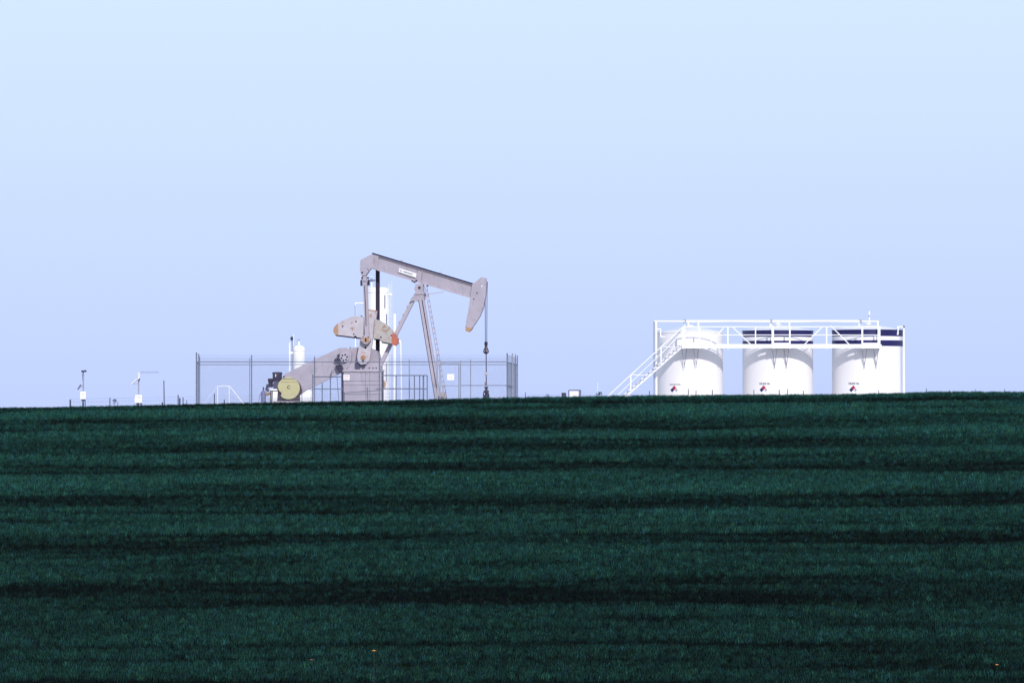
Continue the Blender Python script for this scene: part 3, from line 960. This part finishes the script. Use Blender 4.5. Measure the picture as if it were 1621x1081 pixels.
# ------------------------------------------------------------------ heater treater and columns behind the jack
T = Frame(598, 293)
tr = T.root('treater_vessel', 'tall white cylindrical treater vessel behind the pump jack cranks', 'vessel')
rT = 17.4 * 293 / F
zT = Z(455, 293)
MB().lathe([(0, zT + .02), (rT * .7, zT + .01), (rT * .97, zT - .06), (rT, zT - .14), (rT, -.2)], (0, 0, 0), 56).build('vessel_shell', M['white'], tr)
MB().lathe([(rT, zT - .30), (rT + .03, zT - .30), (rT + .03, zT - .36), (rT, zT - .36)], (0, 0, 0), 56).build('shell_flange', M['white_steel'], tr)
MB().tube(T.L(588.3, 455, 0), T.L(588.3, 437.5, 0), .05, n=8).build('relief_stack', M['white_steel'], tr)
mb = MB(); mb.ball(T.L(588.3, 444), .11); mb.box(T.L(588, 445, -.05), T.L(592.8, 443.6, .05)); mb.ball(T.L(592.5, 444), .07); mb.box(T.L(587, 441, -.05), T.L(589.6, 439.8, .05))
mb.build('relief_valve', M['galv_dark'], tr)
MB().tube(T.L(609.3, 488, -.62), T.L(609.3, 467, -.62), .03, n=8).build('sight_glass', M['galv_dark'], tr)
MB().tube(T.L(612, 517, -.5), T.L(612, 497, -.5), .03, n=8).build('sight_glass', M['galv_dark'], tr)
MB().path([T.L(612, 575, -.52), T.L(612, 604, -.52)], .022, 6).build('sight_glass', M['galv_dark'], tr)
for x_ in (615.2, 617.5):
    MB().tube(T.L(x_, 647, -.2), T.L(x_, 450, -.2), .014, n=6).build('ladder_rail', M['white_steel'], tr)
for k in range(24):
    MB().tube(T.L(615.2, 462 + k * 7.5, -.2), T.L(617.5, 462 + k * 7.5, -.2), .012, n=5).build('ladder_rung', M['white_steel'], tr)
mb = MB(); mb.box(T.L(614.6, 467.5, -.3), T.L(621, 464.5, -.1)); mb.build('bracket', M['white_steel'], tr)
MB().path([T.L(581.5, 480, 0), T.L(562.6, 480, 0), T.L(562.6, 647, 0)], .045, 8).build('dump_pipe', M['white_steel'], tr)
MB().path([T.L(562.4, 483, -.06), T.L(562.4, 500, -.06)], .02, 6).build('pipe_clip', M['galv_dark'], tr)
mb = MB(); c = T.L(604, 608, -.78)
mb.tube(c, c + Vector((0, .3, 0)), .30, n=24); mb.build('fire_tube_flange', M['tan'], tr)

C = Frame(624.6, 292)
cl = C.root('slim_column', 'slim white pipe column right of the tall treater', 'column')
p = C.L(624.6, 647)
hC = C.L(624.6, 497).z - p.z
MB().lathe([(0, hC), (.075, hC), (.095, hC - .05), (.10, hC - .1), (.10, 0)], p, 20).build('column_pipe', M['white_steel'], cl)
MB().lathe([(.1, hC * .55), (.13, hC * .55), (.13, hC * .55 - .05), (.1, hC * .55 - .05)], p, 20).build('pipe_flange', M['white_steel'], cl)
MB().tube(C.L(620.3, 560), C.L(620.3, 446), .010, n=5).build('whip_aerial', M['white_steel'], cl)
MB().box(C.L(620, 540, -.03), C.L(624, 538.8, .03)).build('bracket', M['white_steel'], cl)
C2 = Frame(635.2, 292)
cl = C2.root('vent_pole', 'thin white vent pole right of the slim column', 'pole')
MB().tube(C2.L(635.6, 647), C2.L(634.4, 541), .042, n=10).build('pole', M['white_steel'], cl)
MB().box(C2.L(630.5, 541.2, -.05), C2.L(635, 538.6, .05)).build('cross_arm', M['white_steel'], cl)

S = Frame(473.5, 290)
sp = S.root('separator_vessel', 'white upright separator with domed top behind the belt guard', 'vessel')
rS = 9.2 * 290 / F
zS = S.L(473, 547).z
MB().lathe([(0, zS + .02), (rS * .45, zS - .0), (rS * .8, zS - .07), (rS * .97, zS - .17), (rS, zS - .26), (rS, -.2)], (0, 0, 0), 40).build('vessel_shell', M['white_steel'], sp)
MB().lathe([(rS, zS - .28), (rS + .025, zS - .28), (rS + .025, zS - .36), (rS, zS - .36)], (0, 0, 0), 40).build('shell_flange', M['white_steel'], sp)
MB().tube((0, 0, zS - .05), S.L(473, 540), .07, n=10).build('top_nozzle', M['white_steel'], sp)
MB().path([S.L(471.6, 541), S.L(471.6, 537.5), S.L(474.4, 537.5), S.L(474.4, 541)], .022, 6).build('relief_loop', M['galv'], sp)
MB().tube(S.L(458.4, 647, -.2), S.L(458.4, 542, -.2), .055, n=10).build('side_pipe', M['white_steel'], sp)
MB().tube(S.L(462.6, 600, -.1), S.L(462.6, 532, -.1), .04, n=10).build('side_pipe', M['galv'], sp)
MB().tube(S.L(464.6, 547, -.1), S.L(464.6, 529, -.1), .025, n=8).build('side_pipe', M['white_steel'], sp)
mb = MB(); mb.ball(S.L(461.8, 536, -.15), .10, sc=(1, 1, 1.4)); mb.build('pressure_switch', M['post'], sp)
MB().box(S.L(457.5, 560, -.25), S.L(464, 557, -.05)).build('pipe_bracket', M['white_steel'], sp)

# ------------------------------------------------------------------ white crossover stile left of the jack
O = Frame(354, 292, z0=gz(X(354, 292), 292))
st = O.root('crossover_stile', 'faint white handrail stile behind the fence left corner', 'stile')
for v_ in (-.35, .35):
    MB().tube(O.L(344.5, 646, v_), O.L(344.5, 611.3, v_), .028, n=8).build('post', M['white_steel'], st)
    MB().tube(O.L(362.8, 646, v_), O.L(362.8, 611.3, v_), .028, n=8).build('post', M['white_steel'], st)
    MB().tube(O.L(343.5, 611.3, v_), O.L(364, 611.3, v_), .028, n=8).build('handrail', M['white_steel'], st)
    MB().tube(O.L(364, 611.6, v_), O.L(386, 640, v_), .032, n=8).build('handrail', M['white_steel'], st)
    MB().tube(O.L(343.5, 612, v_), O.L(320, 642, v_), .010, n=8).build('handrail', M['white_steel'], st)
for k in range(3):
    MB().box(O.L(366 + k * 5, 644 + k * 3.3, -.4), O.L(372 + k * 5, 643 + k * 3.3, .4)).build('tread', M['white_steel'], st)
MB().box(O.L(344, 644, -.4), O.L(364, 642.8, .4)).build('landing', M['white_steel'], st)

# ------------------------------------------------------------------ storage tanks
YT = 281.0
TS = F / YT
NFPA = 'red blue and white hazard diamond'


def tank(cpx_, wpx, rim_row, bands, txt, txt_w, txt_px, sign_px, label, extra):
    fr = Frame(cpx_, YT)
    t = fr.root('storage_tank', label, 'tank', 'storage tanks under the catwalk')
    r = wpx / 2 / TS
    zr = Z(rim_row, YT)
    MB().lathe([(r, zr), (r, -.15)], (0, 0, 0), 96).build('tank_shell', M['white'], t)
    MB().lathe([(r - .02, zr + .03), (r + .035, zr + .03), (r + .035, zr - .05), (r - .01, zr - .05)], (0, 0, 0), 96).build('rim', M['white_steel'] if not bands else M['navy'], t)
    prof = [(r - .015, zr + .02)] + [(r * (1 - k / 8), zr + .03 + .34 * (1 - (1 - k / 8) ** 1.6)) for k in range(1, 8)] + [(.0, zr + .37)]
    MB().lathe(prof, (0, 0, 0), 64).build('roof', M['roof'], t)
    for top, bot in bands:
        z0_, z1_ = Z(top, YT), Z(bot, YT)
        MB().lathe([(r + .001, z0_), (r + .006, z0_), (r + .006, z1_), (r + .001, z1_)], (0, 0, 0), 96).build('band', M['navy'], t)

    def wrap(p, dr_=.006):     # (along, height) on the shell, facing the camera
        a_ = p[0] / r
        return (math.sin(a_) * (r + dr_), -math.cos(a_) * (r + dr_), p[1])

    def ang(px_):              # photo column -> distance along the shell
        dx = X(px_, YT - r * .9) - fr.x0
        return math.asin(max(-.99, min(.99, dx / r))) * r
    vs, fs = text_mesh(txt, txt_w, bold=.03)
    az, hz = ang(txt_px[0]), Z(txt_px[1], YT - r * .9)
    MB().add([wrap((v.x + az, v.z * 1.15 + hz)) for v in vs], fs).build('lettering', M['ink'], t)
    az, hz = ang(sign_px[0]), Z(sign_px[1], YT - r * .9)
    d_ = .30
    dm = MB()
    dm.add([wrap((az, hz + d_), .010), wrap((az - d_, hz), .010), wrap((az, hz - d_), .010), wrap((az + d_, hz), .010),
            wrap((az, hz + d_), .002), wrap((az - d_, hz), .002), wrap((az, hz - d_), .002), wrap((az + d_, hz), .002)],
           [(0, 1, 2, 3), (0, 4, 5, 1), (1, 5, 6, 2), (2, 6, 7, 3), (3, 7, 4, 0)])
    dm = dm.build('hazard_diamond', M['sign'], t)
    dm['label'] = NFPA
    for dx, dz, mt in ((0, .15, 'red'), (-.15, 0, 'blue'), (.15, 0, 'yellow'), (0, -.15, 'sign')):
        q_ = .148
        MB().add([wrap((az + dx, hz + dz + q_), .014), wrap((az + dx - q_, hz + dz), .014), wrap((az + dx, hz + dz - q_), .014), wrap((az + dx + q_, hz + dz), .014)],
                 [(0, 1, 2, 3)]).build('diamond_field', M[mt], dm)
        MB().add([wrap((az + dx - .03, hz + dz + .05), .017), wrap((az + dx - .03, hz + dz - .05), .017), wrap((az + dx + .03, hz + dz - .05), .017), wrap((az + dx + .03, hz + dz + .05), .017)],
                 [(0, 1, 2, 3)]).build('diamond_numeral', M['sign'] if mt in ('blue', 'red') else M['ink'], dm) if mt in ('yellow',) else None
    # hatch on the roof
    hatch = MB().lathe([(.16, zr + .2), (.16, zr + .40), (.25, zr + .41), (.25, zr + .44), (.08, zr + .50), (0, zr + .50)], (0, -.35, 0), 20).build('roof_hatch', M['white_steel'], t)
    if extra == 'vent':
        MB().lathe([(.05, zr + .4), (.036, zr + .82), (.06, zr + .84), (.06, zr + .89), (.03, zr + .91), (.03, zr + .98), (.06, zr + 1.0), (.06, zr + 1.18), (.02, zr + 1.28), (0, zr + 1.28)], (.1, -.35, 0), 14).build('vent_stack', M['white_steel'], t)
        MB().lathe([(.03, zr + .91), (.05, zr + .91), (.05, zr + .97), (.03, zr + .97)], (.1, -.35, 0), 14).build('stack_collar', M['galv_dark'], t)
    return t, r, zr


t1, r1, zr1 = tank(1092.3, 104.6, 526.5, [], 'PRODUCED WATER', 19.5 / 24.2, (1068.5, 608.6), (1067.5, 617.4), 'plain white tank behind the steel stairs, without dark bands', None)
t2, r2_, zr2 = tank(1231.3, 111.6, 524.2, [(525.5, 533.8), (540.0, 548.8)], 'CRUDE OIL', 18.8 / 24.2, (1210.2, 607.3), (1209, 617), 'navy banded white tank between the plain tank and the end tank', None)
t3, r3_, zr3 = tank(1373, 111.6, 523.2, [(524.2, 532.8), (539.2, 548.4)], 'CRUDE OIL', 18.8 / 24.2, (1351.5, 607), (1351, 617), 'navy banded white tank at the catwalk end, with a tall roof vent', 'vent')

# ------------------------------------------------------------------ catwalk
YF = 277.55
K = Frame(1236, YF)
cw = K.root('catwalk', 'long white steel catwalk with handrails along the tank fronts', 'catwalk')
wht = M['white_steel']
platf = ((1080.3, 1108), (1223.2, 1251), (1365.2, 1393.2))
spans = ((1108, 1223.2), (1251, 1365.2))
for a_, b2 in spans:
    MB().box(K.L(a_, 551, .02), K.L(b2, 544.6, .10)).build('side_channel', wht, cw)
    MB().box(K.L(a_, 551, .80), K.L(b2, 544.6, .88)).build('side_channel', wht, cw)
    w_ = K.L(b2, 0).x - K.L(a_, 0).x
    for k in range(int(w_ / .6)):
        x_ = K.L(a_, 0).x + k * .6
        z_ = K.L(a_, 545.6).z
        MB().box((x_ + .004, .10, z_), (x_ + .596, .80, z_ + .035)).build('deck_plate', wht, cw)
for a_, b2 in platf:
    MB().box(K.L(a_, 551.3, -.05), K.L(b2, 542.6, .012)).build('toe_plate', wht, cw)
    MB().box(K.L(a_, 551, .016), K.L(b2, 545.5, 1.15)).build('platform', wht, cw)
z_ = None
for r_, rad in ((517.5, .036), (530.3, .030)):
    MB().tube(K.L(1081, r_, .0), K.L(1392.6, r_, .0), rad, n=10).build('handrail', wht, cw)
for x_, w_ in ((1080.8, .10), (1107.2, .10), (1152.2, .085), (1196, .075), (1223.8, .11), (1250.3, .10), (1308.5, .085), (1365, .11), (1392.4, .10)):
    MB().bar(K.L(x_, 552, -.01), K.L(x_, 516.6, -.01), w_, .05).build('rail_post', wht, cw)
for x_ in (1084, 1222, 1390):
    MB().bar(K.L(x_, 548, .9), K.L(x_, 514, .9), .06, .05).build('rail_post', wht, cw)
for p_, q_ in (((1145.5, 519), (1122, 544.5)), ((1159, 517), (1194.5, 551)), ((1301.2, 518), (1273, 545.5)), ((1315.5, 516), (1350.3, 551))):
    MB().bar(K.L(*p_, .02), K.L(*q_, .02), .06, .04).build('brace', wht, cw)
for a_, b2 in platf:
    for off in (4, 22.6):
        x_ = a_ + off
        mb = MB()
        mb.tube(K.L(x_ + 3, 552, .25), K.L(x_ - 0.6, 577, 1.0), .022, n=6)
        mb.tube(K.L(x_ - 5, 552, .75), K.L(x_ - 1, 577, 1.0), .018, n=6)
        mb.tube(K.L(x_ - .8, 575, 1.02), K.L(x_ - .8, 583, 1.02), .02, n=6)
        mb.build('support_strut', M['galv'], cw)

# ------------------------------------------------------------------ stairs up to the catwalk
Q = Frame(1020, YF)
sr = Q.root('stairway', 'white steel stairway climbing to the left end of the catwalk', 'stairs')
foot = (968.5, 647)
topp = (1080.3, 548.5)
for v_ in (.04, .86):
    MB().bar(Q.L(topp[0], topp[1], v_), Q.L(foot[0], foot[1], v_), .10, .05).build('stringer', wht, sr)
NT = 17
MB().bar(Q.L(topp[0], topp[1] - 5.2, .86), Q.L(foot[0], foot[1] - 5.2, .86), .07, .04).build('stringer', wht, sr)
for k in range(NT):
    f_ = (k + .7) / NT
    x_ = topp[0] + (foot[0] - topp[0]) * f_; y_ = topp[1] + (foot[1] - topp[1]) * f_ - 3.6
    MB().box(Q.L(x_ - 2.6, y_ + .9, -.01), Q.L(x_ + 2.8, y_ - .5, .83)).build('tread', M['glass'], sr)
for v_ in (.0, .90):
    MB().tube(Q.L(1080.3, 518.5, v_), Q.L(1046.2, 549.5, v_), .034, n=8).build('handrail', wht, sr)
    MB().tube(Q.L(1046.2, 549.5, v_), Q.L(945, 643, v_), .034, n=8).build('handrail', wht, sr)
    MB().tube(Q.L(1070, 543.5 - 6, v_), Q.L(957, 645, v_), .026, n=8).build('mid_rail', wht, sr)
    for x_, y0_, y1_ in ((1046.4, 549, 578), (998.6, 593, 619)):
        MB().bar(Q.L(x_, y0_, v_), Q.L(x_, y1_, v_), .07, .05).build('rail_post', wht, sr)
for p_, q_ in (((998.6, 592.8), (1026, 594.5)), ((1046.4, 548.5), (1078, 550))):
    MB().tube(Q.L(*p_, 0), Q.L(*q_, 0), .026, n=8).build('rail_tie', wht, sr)

# ------------------------------------------------------------------ vapour line and pipes
V = Frame(1236, YT - .35)
vl = V.root('vapour_line', 'long white vapour pipe running above the three tank roofs', 'pipe')
MB().tube(V.L(1086, 508.7), V.L(1363, 508.7), .085, n=14).build('main_pipe', wht, vl)
MB().tube(V.L(1363, 508.7), V.L(1391, 508.7), .05, n=12).build('main_pipe', wht, vl)
for x_ in (1221, 1362, 1084):
    MB().lathe([(.0, .12), (.10, .12), (.10, -.12), (0, -.12)], V.L(x_, 508.7), 12).build('tee', M['glass'], vl)
for x_, y_ in ((1089.5, 517), (1105.5, 530), (1219.5, 522), (1231, 516), (1249.5, 517), (1360, 522), (1389.5, 522)):
    MB().tube(V.L(x_, 508.7), V.L(x_, y_ + 4), .06, n=10).build('drop_pipe', wht, vl)
U = Frame(1038, 279.2)
vp = U.root('riser_pipe', 'white riser pipes left of the plain tank, crossed by stairs', 'pipe')
MB().tube(U.L(1038.9, 647), U.L(1038.3, 509), .085, n=12).build('riser', wht, vp)
MB().tube(U.L(1035.5, 647, -.1), U.L(1035.2, 508, -.1), .03, n=8).build('riser', M['galv'], vp)
MB().tube(U.L(1035, 508.7), U.L(1084, 508.7), .055, n=10).build('top_pipe', wht, vp)
MB().path([U.L(1039, 521.5), U.L(1045.6, 521), U.L(1045.8, 533), U.L(1053, 534)], .045, 8).build('elbow_pipe', wht, vp)
U2 = Frame(1430, 279.6)
vp = U2.root('riser_pipe', 'white riser pipe at the right side of the end tank', 'pipe')
MB().path([U2.L(1431.2, 647), U2.L(1430.6, 518), U2.L(1421.4, 517.6), U2.L(1421.2, 529), U2.L(1414.5, 529.5)], .06, 10).build('riser', wht, vp)
MB().lathe([(0, .1), (.10, .1), (.10, -.1), (0, -.1)], U2.L(1414.5, 529.3, -.05), 12).build('pipe_flange', wht, vp)
MB().ball(U2.L(1430.7, 517.5), .085).build('elbow_cap', M['galv_dark'], vp)

# ------------------------------------------------------------------ telemetry stations on the left
A1 = Frame(131.3, 266, z0=gz(X(131.3, 266), 266))
s1 = A1.root('telemetry_station', 'telemetry mast with white cabinet and small sensor cross arm, leftmost on the skyline', 'station', 'telemetry stations')
MB().tube(A1.L(131.6, 650), A1.L(132.2, 592), .045, n=10).build('mast', M['glass'], s1)
MB().tube(A1.L(132.4, 620), A1.L(130.4, 591), .02, n=8).build('cable', M['galv_dark'], s1)
mb = MB(); mb.tube(A1.L(129, 587.5), A1.L(135.5, 587.5), .025, n=8); mb.ball(A1.L(130.3, 587.8), .07); mb.ball(A1.L(133.3, 587.4), .06); mb.ball(A1.L(135.5, 587.3), .065); mb.tube(A1.L(132, 592), A1.L(132, 587), .025)
mb.build('sensor_arm', M['post'], s1)
cab = MB().box(A1.L(127, 632, -.25), A1.L(136.3, 619.5, -.05)).build('cabinet', M['sign'], s1)
MB().box(A1.L(130, 624.1, -.256), A1.L(133, 622.9, -.251)).build('cabinet_label', M['grey_ink'], cab)
mb = MB(); mb.bar(A1.L(123.3, 616.4), A1.L(128.2, 608.8), .05, .55); mb.build('solar_panel', M['solar'], s1)
MB().tube(A1.L(126.5, 613), A1.L(131.6, 610), .015, n=6).build('panel_arm', M['galv'], s1)
mb = MB(); mb.ball(A1.L(131.5, 633.2, -.15), .10, sc=(1.2, 1, .7)); mb.tube(A1.L(134.6, 650, -.1), A1.L(134.8, 632, -.1), .03, n=6); mb.tube(A1.L(131.7, 650, -.1), A1.L(131.4, 636, -.1), .06, n=6)
mb.build('conduit', M['post'], s1)

A2 = Frame(219, 266, z0=gz(X(219, 266), 266))
s2 = A2.root('telemetry_station', 'telemetry mast with long comb antenna pointing right above a white cabinet', 'station', 'telemetry stations')
MB().tube(A2.L(219.2, 650), A2.L(219.6, 590), .04, n=10).build('mast', M['glass'], s2)
MB().tube(A2.L(219.7, 602), A2.L(219.7, 589.5), .055, n=10).build('mast_head', M['sign'], s2)
an = MB().tube(A2.L(220.5, 589.4), A2.L(251.5, 589.0), .014, n=6).build('antenna_boom', M['galv'], s2)
for k in range(9):
    x_ = 224.5 + k * 3.2; hl = 2.9 - k * .12
    MB().tube(A2.L(x_, 589.3 - hl), A2.L(x_, 589.3 + hl), .008, n=5).build('antenna_element', M['galv'], an)
MB().bar(A2.L(209, 607.8), A2.L(217.3, 599.6), .05, .6).build('solar_panel', M['sign'], s2)
MB().bar(A2.L(219, 603.8), A2.L(221.2, 599.3), .07, .2).build('panel_bracket', M['post'], s2)
MB().tube(A2.L(211, 607.2), A2.L(219.2, 607.4), .014, n=6).build('panel_arm', M['galv'], s2)
cab = MB().box(A2.L(213.2, 637.5, -.3), A2.L(225.4, 625, -.06)).build('cabinet', M['sign'], s2)
MB().box(A2.L(217.5, 628.9, -.306), A2.L(222, 627.7, -.301)).build('cabinet_label', M['grey_ink'], cab)
mb = MB()
for x_ in (217.2, 219.5, 223.3):
    mb.ball(A2.L(x_, 639.3, -.2), .06, sc=(1, 1, 1.4))
mb.tube(A2.L(213.6, 640, -.2), A2.L(213.4, 626, -.31), .012, n=5)
mb.build('conduit', M['post'], s2)

PF = Frame(259.7, 265, z0=gz(X(259.7, 265), 265))
o = MB().tube(PF.L(260.2, 648), PF.L(259.4, 602), .045, .035, n=10).build('steel_pole', M['galv_dark'], None, PF.loc)
tag(o, 'thin dark steel pole between the comb antenna and the fence', 'pole')

# ------------------------------------------------------------------ low wire fence along the crest
YW = 261.5
WF = Frame(640, YW)
wf = WF.root('wire_fence', 'low woven wire stock fence on thin steel posts along the crest', 'fence')
wposts = [(111.2, 632.5, .05), (174, 629.5, .03), (186.5, 636, .018), (257, 636.5, .045), (282, 625, .035), (284.6, 630, .05), (289.8, 629, .03), (295.5, 633.5, .02), (339.4, 622.5, .03), (355, 632.5, .03),
          (478, 616.5, .02), (545, 621, .018), (768, 620.5, .016), (831.8, 620.8, .022), (952.5, 620.2, .02), (1028, 618.5, .024), (1089.6, 615.6, .03), (1101.8, 617.2, .03), (1127.6, 617, .03), (1193.3, 617, .024),
          (1233.5, 616.8, .034), (1247, 615.6, .03), (1271.6, 618.2, .028), (1391, 617.3, .026), (1466.5, 614.8, .022), (1544, 615.5, .014), (1590, 615.5, .018)]
for x_, y_, r_ in wposts:
    g_ = gz(X(x_, YW), YW)
    MB().tube(Vector((X(x_, YW), YW, g_ - .1)) - WF.loc, Vector((X(x_, YW), YW, Z(y_, YW))) - WF.loc, r_, n=6).build('post', M['post'], wf)
xs_ = np.arange(111, 700, 12)
for k, hgt in enumerate((.20, .42, .64, .84)):
    mb = MB()
    for a_ in range(len(xs_) - 1):
        p_, q_ = [Vector((X(x_, YW), YW, gz(X(x_, YW), YW) + hgt)) - WF.loc for x_ in (xs_[a_], xs_[a_ + 1])]
        mb.tube(p_, q_, .0045, n=3, cap=False)
    mb.build('wire', M['wire'], wf)
mb = MB()
for x_ in np.arange(113, 698, 4.5):
    g_ = gz(X(x_, YW), YW)
    mb.tube(Vector((X(x_, YW), YW, g_ + .05)) - WF.loc, Vector((X(x_, YW), YW, g_ + .84)) - WF.loc, .0035, n=3, cap=False)
mb.build('stay_wires', M['wire'], wf)
mb = MB()
xs2 = np.arange(820, 1040, 12)
for a_ in range(len(xs2) - 1):
    p_, q_ = [Vector((X(x_, YW), YW, gz(X(x_, YW), YW) + .62)) - WF.loc for x_ in (xs2[a_], xs2[a_ + 1])]
    mb.tube(p_, q_, .005, n=3, cap=False)
mb.build('wire', M['wire'], wf)

# ------------------------------------------------------------------ small things between jack and tanks
B1 = Frame(892.3, 266, z0=gz(X(892.3, 266), 266))
vb = B1.root('valve_box', 'small dark box on the skyline right of the fence', 'box')
MB().box(B1.L(889, 646, -.15), B1.L(896, 623, .15)).build('box_body', M['dark'], vb)
MB().prism(B1.P([(888.6, 623.2), (889.4, 621.6), (895.6, 621.6), (896.4, 623.2)], -.15), -.18, .18).build('lid', M['post'], vb)
MB().box(B1.L(890.6, 627.5, -.165), B1.L(894, 624.5, -.152)).build('box_door', M['navy_metal'], vb)
B2 = Frame(910, 268, z0=gz(X(910, 268), 268))
mk = B2.root('meter_panel', 'pale low panel in a dark square frame on the skyline', 'panel')
for x_ in (900.5, 917, 919.2):
    MB().tube(B2.L(x_, 647), B2.L(x_, 617.7), .026, n=8).build('frame_post', M['post'], mk)
MB().tube(B2.L(900.5, 617.7), B2.L(919.2, 617.7), .026, n=8).build('frame_bar', M['post'], mk)
MB().box(B2.L(901.6, 640, .04), B2.L(916.4, 618.8, .08)).build('panel_sheet', M['white_steel'], mk)
o = MB().tube((0, 0, -.1), B2.L(946.3, 608, 0) - B2.L(946.3, 645, 0) + Vector((0, 0, .1)), .016, n=8).build('marker_pole', M['sign'], None, Vector((X(946.3, 268), 268, 0)))
tag(o, 'thin pale marker pole between the meter panel and the stairs', 'pole')


def weed(px_, row, Y, label, nleaf, hgt, seed):
    r3 = random.Random(seed)
    base = Vector((X(px_, Y), Y, gz(X(px_, Y), Y)))
    top = Z(row, Y) - base.z
    fr = bpy.data.objects.new('weed', None); COL.objects.link(fr); fr.location = base
    tag(fr, label, 'plant', 'weeds on the crest')
    MB().tube((0, 0, -.05), (r3.uniform(-.05, .05), 0, top), .012, .006, n=6).build('stem', M['stem'], fr)
    mb = MB()
    for k in range(nleaf):
        a_ = r3.uniform(0, 6.28); z_ = top * r3.uniform(.55, 1.0)
        d_ = Vector((math.cos(a_), math.sin(a_), r3.uniform(.1, .7))).normalized() * hgt * r3.uniform(.6, 1)
        s_ = d_.cross(Vector((0, 0, 1))).normalized() * .03
        p = Vector((0, 0, z_)); mid = p + d_ * .5 + Vector((0, 0, .02))
        mb.add([p, mid + s_, p + d_, mid - s_], [(0, 1, 2), (0, 2, 3)])
    mb.build('leaves', M['weed'], fr)


weed(182, 633, 260.5, 'small dark weed between the two telemetry masts', 26, .22, 1)
weed(866.5, 624.5, 260.5, 'small sprig of weed left of the dark box', 10, .22, 2)
weed(947.5, 621.5, 260.5, 'bushy weed on the crest at the pale marker pole', 30, .26, 3)


# ------------------------------------------------------------------ flowers standing in the near field
def solve_y(px_, row):
    lo, hi = 140.0, YC
    for _ in range(60):
        mid = (lo + hi) / 2
        r_ = YH - (gz(X(px_, mid), mid) + .3 - ZC) / mid * F
        if r_ > row: lo = mid
        else: hi = mid
    return (lo + hi) / 2


def flower(px_, row, foot_row, mat, size, label, stem_r=.012):
    Y = solve_y(px_, foot_row)
    base = Vector((X(px_, Y), Y, gz(X(px_, Y), Y)))
    top = Z(row, Y) - base.z
    fr = bpy.data.objects.new('field_flower', None); COL.objects.link(fr); fr.location = base
    tag(fr, label, 'flower', 'flowers in the crop')
    MB().tube((0, 0, -.05), (0, 0, top), stem_r, stem_r * .7, n=6).build('stem', M['stem'], fr)
    for k in range(8):
        a_ = 2 * math.pi * k / 8
        d_ = Vector((math.cos(a_), math.sin(a_), .28)); s_ = Vector((-math.sin(a_), math.cos(a_), 0)) * size * .33
        p = Vector((0, 0, top))
        MB().add([p, p + d_ * size * .55 + s_, p + d_ * size, p + d_ * size * .55 - s_, p + d_ * size * .5 - Vector((0, 0, size * .22))],
                 [(0, 1, 4), (1, 2, 4), (2, 3, 4), (3, 0, 4), (0, 2, 1), (0, 3, 2)]).build('petal', M[mat], fr)
    MB().ball((0, 0, top + size * .1), size * .42, 10, 6, (1, 1, .8)).build('flower_head', M[mat], fr)


flower(592, 1030, 1085, 'petal', .10, 'orange flower on a tall dark stem low in the field', .02)
flower(493, 1044, 1048, 'petal_red', .08, 'small dull red flower in the crop left of the tall stem')
flower(1578, 1052, 1057, 'petal', .085, 'small orange flower in the crop near the right corner')
